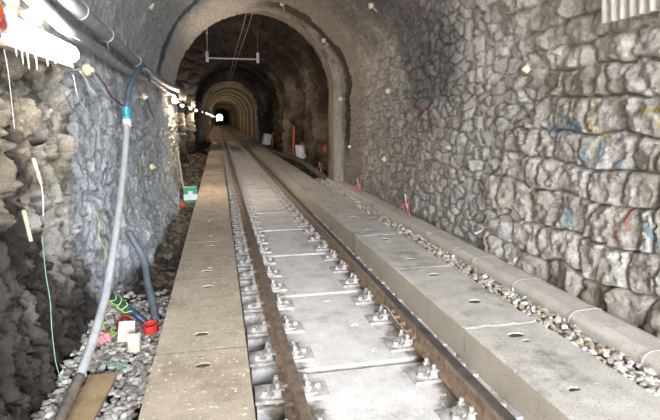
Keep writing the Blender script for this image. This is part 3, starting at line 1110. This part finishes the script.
GRV = [(.42, .41, .38), (.52, .51, .49), (.30, .29, .27), (.36, .33, .28), (.60, .59, .57), (.24, .23, .22)]
r = np.random.default_rng(5)
n = 3600
px = r.uniform(-1.06, -.47, n); py = r.uniform(1.6, 4.9, n)
pz = -.11 + r.uniform(0, .055, n) + .05 * sm(-.8, -1.05, px)
keep = r.random(n) < (1 - .9 * sm(4.35, 4.9, py))
px, py, pz = px[keep], py[keep], pz[keep]
pebbles('gravel', np.stack([px, py, pz], -1), r.uniform(.014, .030, len(px)), pal(r, len(px), GRV), M['pebble'],
        'grey gravel in the ditch between the rock wall and the left walkway', 'gravel', seed=2)
n = 5200
px = r.uniform(2.11, 2.60, n); py = 1.5 + 11 * r.random(n) ** 1.5
pz = .035 + r.uniform(0, .05, n)
gr2 = [(.52, .50, .46), (.62, .60, .57), (.40, .37, .33), (.42, .33, .22), (.33, .28, .22), (.66, .65, .63)]
pebbles('gravel', np.stack([px, py, pz], -1), r.uniform(.015, .034, n), pal(r, n, gr2), M['pebble'],
        'pale and brown gravel between the raised walkway and the wall duct', 'gravel', seed=3)
n = 1300
py = 4.6 + 20 * r.random(n) ** 1.6; px = r.uniform(-1.35, -.50, n)
pz = floor_z(px, py) + .01
pebbles('rubble', np.stack([px, py, pz], -1), r.uniform(.02, .06, n), pal(r, n, [(.08, .065, .05), (.14, .11, .08), (.05, .045, .04), (.22, .19, .15)]), M['soil'],
        'dark broken stone and mud along the foot of the left wall', 'rubble', seed=4)
n = 500
py = 12.2 + 20 * r.random(n) ** 1.4; px = r.uniform(2.35, 3.3, n)
pebbles('rubble', np.stack([px, py, floor_z(px, py) + .02], -1), r.uniform(.03, .09, n), pal(r, n, [(.09, .07, .05), (.16, .12, .08), (.06, .05, .04)]), M['soil'],
        'dark rubble along the foot of the right rock wall beyond the arch', 'rubble', seed=6)
# crumbs of mortar around the fastenings
pts = []
for i in range(-1, 22):
    y = DECK0 + PER / 6 + i * PER / 3
    for x in RAIL_X:
        for q in range(26):
            dx = r.normal(0, .13)
            if abs(dx) < .06: dx = .07 * (1 if dx > 0 else -1) + dx
            X_ = x + dx
            if X_ < .17 or X_ > 1.53: continue
            z = .022 if abs(dx) < .18 and False else .004
            if X_ < .30: z = -.010
            pts.append((X_, y + r.normal(0, .10), z))
for q in range(420):
    pts.append((r.uniform(1.42, 1.535), r.uniform(1.8, 9), .006))
pts = np.array(pts)
pebbles('mortar_crumb', pts, r.uniform(.003, .010, len(pts)), pal(r, len(pts), [(.60, .58, .56), (.50, .47, .44), (.68, .67, .66), (.35, .28, .2)]), M['pebble'],
        'whitish mortar crumbs scattered over the slabs around the rail fastenings', 'debris', seed=8)

# ------------------------------------------------------------------ duct along the foot of the right wall
t = thing('concrete_duct', 'long pale concrete duct with straps along the foot of the right wall', 'duct', (2.66, 0, 0))
poly = [(-.115, .0), (.15, .0), (.15, .160), (.09, .176), (-.07, .168), (-.115, .150), (-.135, .120), (-.135, .07)]
edges = [1.3, 2.42, 3.10, 3.85, 4.6, 5.05, 5.8, 6.55, 7.3, 8.05, 8.8, 9.55, 10.3, 11.05, 11.9]
for i in range(len(edges) - 1):
    bm = bmesh.new()
    prism(bm, poly, edges[i] + .004, edges[i + 1] - .004)
    o = obj('duct_section', bm, M['duct'], t, bevel=.012, seg=3)
    o.rotation_euler = (0, random.uniform(-.015, .015), 0)
    bm = bmesh.new()
    p2 = [(a * 1.015, b + (.003 if b > 0 else 0)) for a, b in poly]
    prism(bm, p2, edges[i + 1] - .016, edges[i + 1] + .016)
    obj('strap', bm, M['duct_strap'], t, bevel=.004, seg=1)
tag(tube_obj('drain_pipe', [(2.64, 11.9, .06), (2.55, 13.0, .16), (2.50, 14.5, .24), (2.45, 16.5, .27), (2.38, 19, .20), (2.30, 22, .16), (2.28, 27, .12), (2.28, 35.5, .10)], .085, M['hose_muddy'], n=16),
    'grey round pipe continuing the duct past the arch, beside the walkway', 'pipe')


# ------------------------------------------------------------------ near fluorescent light with lime drips
def light_fixture(y0, y1, x, z):
    t = thing('tube_light', 'bright fluorescent tube light on the left rock wall, nearest to the camera', 'light', (x, (y0 + y1) / 2, z))
    L = (y1 - y0) / 2
    bm = bmesh.new()
    box(bm, -.075, -.01, -L, L, -.085, -.062)
    box(bm, -.095, -.075, -L, L, -.075, .045)
    box(bm, -.075, .0, -L, L, .038, .045)
    obj('housing', bm, M['rag'], t, bevel=.006)
    bm = bmesh.new()
    lathe(bm, [(.02, -L + .02), (.048, -L + .04), (.056, -L + .08), (.056, L - .08), (.048, L - .04), (.02, L - .02)], 24, (-.012, 0, -.002), 'Y')
    obj('tube', bm, M['tube'], t, smooth=True)
    for s in (-1, 1):
        bm = bmesh.new()
        lathe(bm, [(.030, s * L - .03), (.036, s * L - .02), (.036, s * L + .0), (.02, s * L + .02)], 20, (-.012, 0, -.002), 'Y')
        obj('end_cap', bm, M['white'], t, smooth=False)
    return t


light_fixture(2.60, 3.68, -.90, 2.005)
for q, (y, L) in enumerate([(2.62, .055), (2.68, .085), (2.74, .10), (2.84, .095), (3.0, .06), (3.12, .04), (3.3, .03)]):
    bm = bmesh.new()
    lathe(bm, [(.007, 0), (.0055, -L * .2), (.004, -L * .6), (.0025, -L * .9), (.001, -L)], 10, (0, 0, 0))
    o = obj('lime_drip', bm, M['icicle'], smooth=True)
    o.location = (-.885 + .004 * q, y, 1.931)
    tag(o, 'thin white lime drip hanging under the tube light, %s from the left' % ['first', 'second', 'third', 'fourth', 'fifth', 'sixth', 'seventh'][q], 'lime drip', 'lime drips under the tube light')

t = thing('junction_box', 'grey junction box with red and blue plugs at the near end of the tube light', 'junction box', (-.93, 2.38, 1.98))
bm = bmesh.new(); box(bm, -.06, .05, -.10, .10, -.05, .07); obj('box_body', bm, M['pipe'], t, bevel=.012)
bm = bmesh.new(); lathe(bm, [(.045, 0), (.045, .05), (.036, .055), (.036, .09)], 20, (.02, .05, .02), 'Y'); obj('red_plug', bm, M['red'], t)
bm = bmesh.new(); lathe(bm, [(.03, 0), (.03, .06), (.022, .07), (.022, .1)], 18, (.01, .12, .055), 'Y'); obj('blue_plug', bm, M['bluewrap'], t)
bm = bmesh.new(); lathe(bm, [(.05, 0), (.05, .03), (.03, .05)], 20, (.05, -.04, .04), 'X'); obj('orange_cap', bm, M['orange'], t)

# ------------------------------------------------------------------ pipes and hoses on the left wall
t = thing('pipe', 'thick dusty grey pipe, upper of the two along the left wall', 'pipe')
tube_obj('pipe_body', [(-.90, 1.2, 2.36), (-.90, 2.6, 2.35), (-.90, 3.58, 2.33), (-.90, 4.62, 2.30), (-.91, 6.4, 2.24), (-.88, 8.2, 2.19), (-.82, 9.8, 2.17), (-.78, 11.0, 2.16), (-.88, 12.8, 2.14), (-.95, 14, 2.12)], .056, M['pipe'], t, n=20)
for y, z in ((3.9, 2.325), (4.75, 2.295), (6.3, 2.243), (8.0, 2.195)):
    bm = bmesh.new()
    tube(bm, [(-.90 + .06 * math.cos(a), y + .01 * math.sin(a), z + .06 * math.sin(a)) for a in np.linspace(0, 2 * PI, 17)], .007, 6, 2)
    obj('hanger_loop', bm, M['wire'], t, smooth=True)
tag(tube_obj('pipe', [(-.93, 1.5, 2.33), (-.93, 2.6, 2.27), (-.93, 3.2, 2.21), (-.94, 3.75, 2.165), (-.95, 4.7, 2.15), (-.95, 5.7, 2.11), (-.95, 6.8, 2.12), (-.95, 7.9, 2.16), (-.90, 9.2, 2.10), (-.86, 11.0, 2.08), (-.98, 13, 2.05)], .045, M['pipe'], n=18),
    'thinner dusty grey pipe sagging below the upper pipe on the left wall', 'pipe')
tag(tube_obj('cable', [(-.93, 2.4, 2.46), (-.93, 3.3, 2.43), (-.93, 3.97, 2.42), (-.95, 4.45, 2.40), (-1.02, 4.6, 2.42)], .014, M['maroon'], n=8),
    'thin maroon cable above the grey pipes on the left wall', 'cable')
tag(tube_obj('cable', [(-.95, 8.6, 2.13), (-.86, 9.6, 2.06), (-.80, 10.8, 2.02), (-.90, 12.4, 1.99), (-.98, 14.1, 2.0), (-.98, 18.2, 1.98), (-.95, 22.8, 1.95), (-.9, 27.3, 1.93), (-.85, 32.2, 1.9), (-.82, 38, 1.9), (-.82, 60, 1.9)], .022, M['black'], n=8),
    'black cable linking the row of lamps into the tunnel', 'cable')

t = thing('water_hose', 'grey hose with blue upper loop and teal coupling, down the left wall to the gravel', 'hose')
tube_obj('upper_hose', [(-.90, 7.5, 2.12), (-.86, 7.0, 2.20), (-.84, 6.4, 2.19), (-.84, 5.9, 2.09), (-.85, 5.5, 1.92), (-.855, 5.30, 1.78), (-.86, 5.24, 1.70)], .027, M['bluehose'], t, n=16)
bm = bmesh.new()
lathe(bm, [(.032, .07), (.042, .065), (.042, .03), (.036, .025), (.036, -.005), (.046, -.01), (.046, -.05), (.032, -.055)], 20, (-.86, 5.22, 1.64))
obj('coupling', bm, M['teal'], t)
bm = bmesh.new()
lathe(bm, [(.036, .02), (.042, .0), (.042, -.05), (.03, -.07)], 16, (-.86, 5.20, 1.575))
obj('white_nozzle', bm, M['white'], t, smooth=True)
tube_obj('lower_hose', [(-.86, 5.19, 1.54), (-.86, 5.02, 1.30), (-.86, 4.78, 1.06), (-.85, 4.30, .70), (-.84, 3.80, .40), (-.84, 3.50, .27), (-.85, 3.20, .155), (-.865, 2.98, .085)], .029, M['hose'], t, n=16)
tube_obj('muddy_end', [(-.864, 3.0, .09), (-.875, 2.85, .05), (-.89, 2.6, .01), (-.91, 2.1, -.02)], .031, M['hose_muddy'], t, n=16)
tag(tube_obj('hose', [(-.93, 5.26, .47), (-.88, 5.26, .36), (-.82, 5.24, .24), (-.77, 5.12, .13), (-.72, 4.85, .06), (-.62, 4.40, -.01), (-.57, 4.12, -.045)], .034, M['slate'], n=14),
    'short grey hose curving down the left wall to the end of the gravel', 'hose')
bm = bmesh.new()
pp = [(-.86, 3.82, .32), (-.80, 3.95, .19), (-.72, 4.03, .07), (-.62, 4.02, -.03)]
tube(bm, pp, .028, 16, 8, cap=False)
tube(bm, pp, .022, 16, 8, cap=False)
tag(obj('pipe', bm, M['bluepipe'], smooth=True), 'dark blue open-ended pipe sloping into the gravel beside the grey hose', 'pipe')


def scribble(name, start, step, n, r_, mat, label, cat, seed, drift=(0, 0, 0), rad=.03, gnd=None):
    rr = random.Random(seed)
    pts = [Vector(start)]
    for i in range(n):
        p = pts[-1] + Vector((rr.uniform(-1, 1) * rad, rr.uniform(-1, 1) * rad, rr.uniform(-1, 1) * rad * (.4 if gnd is not None else 1))) + Vector(drift)
        if gnd is not None: p.z = max(gnd, p.z)
        pts.append(p)
    return tag(tube_obj(name, pts, r_, mat, n=6, k=4), label, cat)


hp = []
pc_ = catmull(pp, 8)
for i in range(14):
    a = i * 1.9
    q = pc_[min(i, len(pc_) - 1)]
    hp.append((q.x + .036 * math.cos(a), q.y - .01 + .02 * math.sin(a), q.z + .034 * math.sin(a)))
tag(tube_obj('string', hp, .0045, M['lime'], n=6, k=5), 'lime string wound round the dark blue pipe', 'string')
scribble('string', (-.90, 3.78, .28), 0, 14, .004, M['lime'], 'lime string hanging from the blue pipe to the gravel', 'string', 5, (.0, .004, -.024), .006)
scribble('string', (-.90, 3.80, -.02), 0, 18, .004, M['lime'], 'tangle of lime string at the foot of the blue pipe', 'string', 6, (0, 0, 0.002), .04, -.05)
scribble('string', (-.76, 3.42, -.045), 0, 26, .004, M['mint'], 'mint green string lying on the gravel', 'string', 8, (.002, 0, 0), .045, -.045)
scribble('string', (-.91, 3.22, -.03), 0, 20, .004, M['lime'], 'yellow green string on the gravel beside the hose', 'string', 9, (.002, 0, 0), .04, -.035)


# objects in the gravel ditch
def tape_ring(loc, R, wd, th, mat, label, rot):
    bm = bmesh.new()
    n = 32
    rings = []
    for i in range(n):
        a = 2 * PI * i / n
        rings.append([bm.verts.new((rad * math.cos(a), rad * math.sin(a), z)) for rad, z in ((R, 0), (R, wd), (R - th, wd), (R - th, 0))])
    for i in range(n):
        a, b = rings[i], rings[(i + 1) % n]
        for q in range(4):
            bm.faces.new((a[q], b[q], b[(q + 1) % 4], a[(q + 1) % 4]))
    o = obj('plastic_ring', bm, mat, bevel=.003)
    o.location = loc; o.rotation_euler = rot
    return tag(o, label, 'ring', None)


tape_ring((-.575, 3.90, -.045), .058, .065, .008, M['red'], 'bright red plastic ring on the gravel against the left walkway', (.12, -.1, 0))
tape_ring((-.80, 4.02, -.02), .060, .055, .009, M['red'], 'red plastic ring leaning behind the pale blocks', (.9, .2, .4))


def crumple(name, loc, size, mat, label, cat, seed, sub=3, rough=.35):
    bm = bmesh.new()
    bmesh.ops.create_icosphere(bm, subdivisions=sub, radius=1)
    for v in bm.verts:
        c = v.co
        k = 1 + rough * (math.sin(c.x * 5 + seed) * math.cos(c.y * 6 + seed * 2) + .5 * math.sin(c.z * 9 + seed + c.x * 7))
        v.co = Vector((c.x * size[0], c.y * size[1], c.z * size[2])) * k
    o = obj(name, bm, mat, smooth=False)
    o.location = loc
    return tag(o, label, cat)


crumple('plastic_film', (-.91, 3.80, -.02), (.07, .05, .035), M['pinkcloth'], 'crumpled pink plastic film on the gravel beside the grey hose', 'plastic scrap', 2)


def block(name, loc, dims, rot, mat, label, cat, bev=.006):
    bm = bmesh.new()
    x, y, z = dims
    vs = box(bm, -x / 2, x / 2, -y / 2, y / 2, 0, z)
    rr = random.Random(int(abs(loc[0] * 1000)))
    for v in vs: v.co += Vector((rr.uniform(-1, 1) * x * .08, rr.uniform(-1, 1) * y * .08, rr.uniform(-1, 1) * z * .05))
    o = obj(name, bm, mat, bevel=bev)
    o.location = loc; o.rotation_euler = rot
    return tag(o, label, cat)


block('packaging_block', (-.745, 3.78, -.06), (.115, .05, .16), (-.25, .10, .15), M['rag'], 'tall off-white packaging block in front of the red ring', 'block')
block('packaging_block', (-.655, 3.62, -.07), (.085, .05, .13), (-.2, -.1, -.3), M['rag'], 'smaller off-white packaging block leaning right of the tall one', 'block')
block('timber_plank', (-.795, 2.88, -.055), (.15, .62, .04), (.06, .02, -.10), M['wood'], 'short sawn timber plank lying on the gravel', 'plank', .003)
block('timber_wedge', (.27, 2.33, -.085), (.10, .24, .055), (0, 0, .05), M['wood'], 'small wooden block under the left rail at the bottom edge', 'wood block', .003)

# ------------------------------------------------------------------ cream anchor discs
def make_disc():
    t = thing('anchor_disc', 'x', 'anchor disc')
    bm = bmesh.new()
    lathe(bm, [(.012, -.10), (.012, .0)], 10, (0, 0, 0), 'X')
    obj('bolt_stem', bm, M['wire'], t)
    bm = bmesh.new()
    lathe(bm, [(.020, -.004), (.036, .004), (.046, .018), (.047, .034), (.038, .050), (.022, .060), (.008, .063)], 24, (0, 0, 0), 'X')
    obj('disc', bm, M['cream'], t, smooth=True)
    bm = bmesh.new()
    lathe(bm, [(.018, .056), (.018, .070), (.010, .078)], 12, (0, 0, 0), 'X')
    obj('centre_knob', bm, M['white'], t, smooth=True)
    return t


disc = make_disc()
DISCS = [
    ((-.97, 4.17, 1.955), 0, 1.0, 'cream anchor disc on the left wall just past the tube light'),
    ((-.95, 7.00, 1.87), 0, 1.0, 'cream anchor disc on the left wall, right of the teal hose coupling'),
    ((-.97, 7.43, .92), 0, 1.0, 'lowest cream anchor disc on the left wall'),
    ((-.80, 6.97, 2.97), math.radians(-28), 1.0, 'cream anchor disc on the vault above the grey pipes'),
    ((-.78, 10.50, 2.96), math.radians(-30), 1.1, 'cream anchor disc on the left side of the pale arch'),
    ((1.37, 10.66, 3.84), math.radians(-106), 1.1, 'cream anchor disc at the crown of the pale arch'),
    ((2.31, 11.0, 3.22), math.radians(-140), 1.1, 'cream anchor disc on the upper right of the pale arch'),
    ((2.72, 11.1, 2.02), PI, 1.1, 'cream anchor disc on the right side of the pale arch at spring height'),
    ((2.32, 7.58, 3.23), math.radians(-140), 1.0, 'cream anchor disc high on the dark right vault'),
    ((2.79, 8.09, 2.04), PI, 1.0, 'cream anchor disc on the small-stone right wall at lamp height'),
    ((2.78, 8.17, .91), PI, 1.0, 'cream anchor disc low on the small-stone right wall'),
    ((2.80, 4.24, 2.04), PI, .85, 'cream anchor disc on the big squared stones of the right wall'),
    ((2.74, 10.4, 1.0), PI, .8, 'small cream anchor disc low on the right wall close to the arch'),
]
for i, (loc, ry, sc_, lab) in enumerate(DISCS):
    o = disc if i == 0 else dup(disc, loc)
    o.location = loc
    o.rotation_euler = (0, ry, 0)
    o.scale = (sc_, sc_, sc_)
    o['label'] = lab
    o['group'] = 'cream anchor discs on the tunnel walls'

# ------------------------------------------------------------------ wires, strings and sticks on the left wall
def line(name, pts, r_, mat, label, cat, n=6):
    return tag(tube_obj(name, pts, r_, mat, n=n, k=6), label, cat)


line('wire', [(-.91, 4.28, 1.94), (-.90, 4.50, 1.88), (-.90, 4.75, 1.79), (-.89, 5.1, 1.73), (-.88, 5.3, 1.70)], .007, M['maroon'], 'thin maroon wire from the anchor disc to the teal coupling', 'wire')
line('wire', [(-.90, 7.05, 1.85), (-.90, 7.3, 1.72), (-.90, 7.7, 1.60)], .008, M['maroon'], 'thin maroon wire hanging from the anchor disc right of the coupling', 'wire')
line('string', [(-.88, 3.70, 1.90), (-.87, 3.82, 1.85), (-.88, 3.92, 1.78), (-.87, 4.05, 1.76), (-.88, 4.25, 1.69), (-.87, 4.40, 1.68), (-.87, 4.36, 1.74)], .003, M['white'], 'white string hanging from the far end of the tube light', 'string')
line('string', [(-.86, 3.45, 1.86), (-.86, 3.50, 1.74), (-.86, 3.66, 1.66), (-.86, 3.85, 1.60), (-.87, 4.10, 1.60), (-.87, 4.28, 1.66)], .0025, M['white'], 'lower loop of white string on the limey rock under the tube light', 'string')
line('wire', [(-.84, 2.9, 2.10), (-.86, 3.6, 2.10), (-.88, 4.6, 2.14), (-.89, 4.72, 2.24)], .004, M['wire'], 'thin pale wire strung from the tube light to the upper pipe', 'wire')
line('string', [(-.94, 4.02, .92), (-.92, 4.05, .80), (-.94, 4.07, .68), (-.91, 4.10, .58), (-.93, 4.13, .45)], .0028, M['lime'], 'lime string hanging on the left wall left of the grey hose', 'string')
line('string', [(-.95, 5.2, .95), (-.94, 5.25, .80), (-.95, 5.3, .66)], .0028, M['lime'], 'lime string hanging just right of the grey hose', 'string')
line('string', [(-.96, 6.42, 1.15), (-.95, 6.44, .98), (-.96, 6.5, .78)], .0028, M['lime'], 'lime string below the anchor disc on the blue-grey wall', 'string')
line('string', [(-.96, 7.75, 1.60), (-.95, 7.78, 1.42), (-.96, 7.8, 1.18)], .0028, M['lime'], 'lime string highest on the blue-grey left wall', 'string')
line('string', [(-.90, 8.6, .85), (-.89, 8.62, .68), (-.90, 8.7, .5)], .0028, M['lime'], 'lime string low down near the end of the left wall', 'string')
line('string', [(-.90, 2.74, 1.01), (-.90, 2.74, .80), (-.90, 2.76, .65), (-.90, 2.74, .50), (-.90, 2.75, .3), (-.88, 2.76, .18)], .0022, M['mint'], 'long thin green string hanging down the dark rock', 'string')
for (a, b, rr, lab) in [((-.97, 2.95, 1.385), (-.90, 2.81, 1.27), .010, 'pale drain stick in the near left rock, higher of the two'),
                        ((-.97, 2.74, 1.14), (-.90, 2.59, 1.02), .010, 'pale drain stick in the near left rock, lower of the two')]:
    bm = bmesh.new(); cyl(bm, a, b, rr, rr * .85, 12)
    tag(obj('drain_stick', bm, M['stick'], bevel=.002), lab, 'stick', 'pale drain sticks in the left rock')
line('string', [(-.90, 2.81, 1.27), (-.895, 2.80, 1.2), (-.90, 2.79, 1.1)], .003, M['white'], 'short white string under the higher drain stick', 'string')
line('string', [(-.92, 2.58, 1.90), (-.92, 2.60, 1.80), (-.92, 2.60, 1.55)], .0016, M['white'], 'thin white string at the left edge on the brown rock', 'string')

# ------------------------------------------------------------------ corrugated sheet, upper right
bm = bmesh.new()
ny = 150
rowsv = []
for z, x in ((2.235, 2.60), (2.55, 2.56), (2.95, 2.36)):
    for off in (0, .003):
        rowsv.append([bm.verts.new((x + off + .016 * math.sin(2 * PI * (y / .078)), y, z)) for y in np.linspace(1.6, 3.11, ny)])
for k_ in ((0, 2), (2, 4), (1, 3), (3, 5), (0, 1), (4, 5)):
    a, b = rowsv[k_[0]], rowsv[k_[1]]
    for i in range(ny - 1):
        bm.faces.new((a[i], a[i + 1], b[i + 1], b[i]))
tag(obj('corrugated_sheet', bm, M['galv'], smooth=True), 'grey corrugated metal sheet hanging at the top right corner', 'metal sheet')

# ------------------------------------------------------------------ stakes with ribbons, peg, on the right wall foot
def stake(loc, tip, label, ribs):
    t = thing('marker_stake', label, 'stake', loc, 0, 'stakes with pink ribbon along the duct')
    tube_obj('stake_rod', [(0.04, .02, -.02), (tip[0] * .6, tip[1] * .6, tip[2] * .6), tip], .010, M['stick'], t, n=8)
    for rb in ribs:
        bm = bmesh.new()
        P = catmull(rb, 6)
        prev = None
        for p in P:
            cur = [bm.verts.new(p + Vector((0, -.020, .020))), bm.verts.new(p + Vector((0, .020, -.020))), bm.verts.new(p + Vector((.003, .020, -.018))), bm.verts.new(p + Vector((.003, -.020, .022)))]
            if prev:
                for q in range(4):
                    bm.faces.new((prev[q], prev[(q + 1) % 4], cur[(q + 1) % 4], cur[q]))
            prev = cur
        obj('ribbon', bm, M['pink'], t)


stake((2.70, 6.85, .15), (-.02, .12, .34), 'pale stake with long pink ribbon by the duct, nearest of the three', [[(0, .04, .22), (.0, .0, .12), (-.01, -.02, .0)], [(-.02, .04, .22), (-.10, .1, .12), (-.16, .15, .02)]])
stake((2.68, 9.40, .14), (-.03, .14, .28), 'pale stake with pink ribbon by the duct, middle of the three', [[(0, .04, .2), (.0, .0, .1), (-.02, -.04, .0)], [(-.02, .05, .2), (-.1, .06, .08), (-.02, .0, .0)]])
stake((2.60, 12.8, .12), (-.05, .1, .34), 'pale stake with pink ribbon just beyond the arch foot, farthest of the three', [[(0, .04, .3), (.05, .0, .14), (.0, -.04, .02)], [(-.02, .05, .3), (-.12, .06, .14), (-.05, .0, .02)]])
bm = bmesh.new(); cyl(bm, (2.86, 4.98, .37), (2.70, 4.86, .36), .012, n=12)
tag(obj('peg', bm, M['white']), 'white peg sticking out of the right wall above the duct', 'peg')
crumple('plastic_wrapper', (2.27, 3.92, .02), (.03, .035, .02), M['bluewrap'], 'blue plastic wrapper in the gravel beside the duct', 'litter', 4)
crumple('red_tape_knot', (2.58, 12.3, .85), (.03, .03, .06), M['red'], 'red tape knot low on the right arch foot', 'tape', 5)

# ------------------------------------------------------------------ beyond the arch
t = thing('bucket', 'white plastic bucket at the foot of the rock wall beyond the arch', 'bucket', (2.86, 17.6, .18))
bm = bmesh.new(); lathe(bm, [(.21, 0), (.225, .02), (.235, .40), (.25, .41), (.25, .45), (.24, .46)], 28); obj('bucket_body', bm, M['white'], t, smooth=False)
bm = bmesh.new(); lathe(bm, [(.24, .46), (.255, .462), (.25, .48), (.05, .485)], 28); obj('lid', bm, M['white'], t)
block('plastic_canister', (2.45, 27.0, .16), (.42, .34, .62), (0, .15, .2), M['white'], 'small white canister far off against the right rock wall', 'canister', .05)
for x, y, h, lab in ((2.70, 18.7, 1.15, 'orange red post against the far right rock wall, beside the bucket'), (2.60, 25.4, .75, 'short orange red post beside the far white canister')):
    bm = bmesh.new(); cyl(bm, (x, y, .1), (x + .05, y, .1 + h), .035, n=12); cyl(bm, (x + .05, y, .1 + h), (x + .05, y, .16 + h), .05, .035, n=12)
    tag(obj('marker_post', bm, M['orange']), lab, 'post', 'orange posts by the right rock wall')
crumple('red_rag', (2.88, 17.7, .71), (.07, .07, .07), M['red'], 'small red object on the lid of the white bucket', 'cap', 7, 2, .2)
crumple('orange_bundle', (-.98, 27.5, .45), (.16, .2, .14), M['orange'], 'orange bundle on the dark rubble left of the far walkway, left one', 'bundle', 3, 2, .12)
crumple('orange_bundle', (-.62, 28.5, .42), (.16, .2, .12), M['orange'], 'orange bundle beside the far left walkway, right one', 'bundle', 9, 2, .12)
crumple('black_bag', (-.74, 26.9, .22), (.26, .3, .2), M['black'], 'black bag lying under the orange bundles', 'bag', 5, 3, .2)
t = thing('first_aid_box', 'green box with white cross panel beside the left walkway near the arch', 'box', (-.565, 9.75, .02), .05)
bm = bmesh.new(); box(bm, -.125, .125, -.10, .10, 0, .28); obj('box_body', bm, M['green'], t, bevel=.015)
bm = bmesh.new(); box(bm, -.127, .127, -.104, -.099, .06, .17); box(bm, -.04, .04, -.104, -.0992, .16, .23); obj('white_cross', bm, M['white'], t)
bm = bmesh.new(); box(bm, -.13, .13, -.105, .105, .265, .30); obj('lid', bm, M['green'], t, bevel=.01)
crumple('red_rag', (-.72, 9.45, .03), (.06, .05, .06), M['red'], 'red rag at the foot of the green box', 'rag', 6, 2)
bm = bmesh.new(); cyl(bm, (-.78, 10.0, 1.02), (-.66, 9.75, .0), .014, n=10)
tag(obj('rod', bm, M['stick']), 'thin pale rod leaning on the wall end behind the green box', 'rod')

# crossbar hanging in the rock stretch
t = thing('crossbar', 'pale horizontal bar with end plates hanging under the rock ceiling', 'crossbar', (.54, 17, 3.48))
bm = bmesh.new(); cyl(bm, (-.80, 0, 0), (.80, 0, .0), .022, n=12); obj('bar', bm, M['white'], t)
for s in (-1, 1):
    bm = bmesh.new(); box(bm, s * .80 - .045, s * .80 + .045, -.05, .05, -.12, .20); obj('end_plate', bm, M['white'], t, bevel=.01)
    bm = bmesh.new(); cyl(bm, (s * .8, 0, .2), (s * .8, 0, 1.3), .008, n=6); obj('hanger', bm, M['wire'], t)
for i, (x, z, lab) in enumerate(((.62, 3.66, 'thin overhead wire on the left running along the crown'), (.72, 3.60, 'thin overhead wire on the right running along the crown'))):
    line('overhead_wire', [(x, 4.0 + i, z + .22), (x, 8, z + .05), (x, 11.5, z - .06), (x, 17, z - .02), (x, 26, z - .1), (x, 36, z - .2), (x, 60, z - .2)], .007, M['wire'], lab, 'wire')
line('hanging_wire', [(-.15, 11.3, 3.55), (-.16, 11.6, 3.3), (-.17, 12, 2.95)], .005, M['wire'], 'single thin wire dangling from the left of the arch crown', 'wire')
# boards behind the left of the arch
for i, (y, x, z, hh, lab) in enumerate(((12.6, -.97, 2.86, .16, 'small blue-grey board behind the left of the arch, upper one'),
                                     (12.3, -.98, 2.60, .14, 'small blue-grey board behind the left of the arch, middle one'),
                                     (11.95, -.985, 2.25, .22, 'blue-grey board behind the left of the arch, lowest one'))):
    bm = bmesh.new(); box(bm, x - .02, x + .08, y - .06, y + .02, z - hh, z + hh * .6)
    tag(obj('wall_board', bm, M['bluegrey'], bevel=.005), lab, 'board', 'blue-grey boards behind the arch')


# ------------------------------------------------------------------ row of lamps on the left side
def make_lamp():
    t = thing('wall_lamp', 'x', 'lamp')
    bm = bmesh.new(); box(bm, -.06, -.03, -.20, .20, -.05, .05); obj('housing', bm, M['white'], t, bevel=.006)
    bm = bmesh.new(); lathe(bm, [(.02, -.17), (.035, -.15), (.035, .15), (.02, .17)], 14, (0, 0, -.005), 'Y'); obj('tube', bm, M['lamp'], t, smooth=True)
    bm = bmesh.new(); box(bm, -.05, .02, .20, .26, -.04, .04); obj('red_plug', bm, M['red'], t)
    return t


lamp = make_lamp()
LAMPS = [10.35, 13.8, 18.0, 22.6, 27.2, 32, 38.5, 45, 52, 60, 70, 82, 96, 112]
for i, y in enumerate(LAMPS):
    x = -.80 if y < 12 else (-.90 if y < 36 else -.80)
    z = 1.93 if y < 12 else 1.92
    o = lamp if i == 0 else dup(lamp, (x, y, z))
    o.location = (x, y, z)
    if y > 12: o.scale = (.7, .7, .7)
    if y > 50: o.scale = (.5, 1, .5)
    if i < 7:
        o['label'] = 'small bright lamp on the left side beyond the near pipes, %s of the row' % ['first', 'second', 'third', 'fourth', 'fifth', 'sixth', 'seventh'][i]
        o['group'] = 'row of lamps on the left side'
    else:
        o['label'] = 'tiny lamp deep in the tunnel on the left side'
        o['group'] = 'tiny lamps deep in the tunnel'
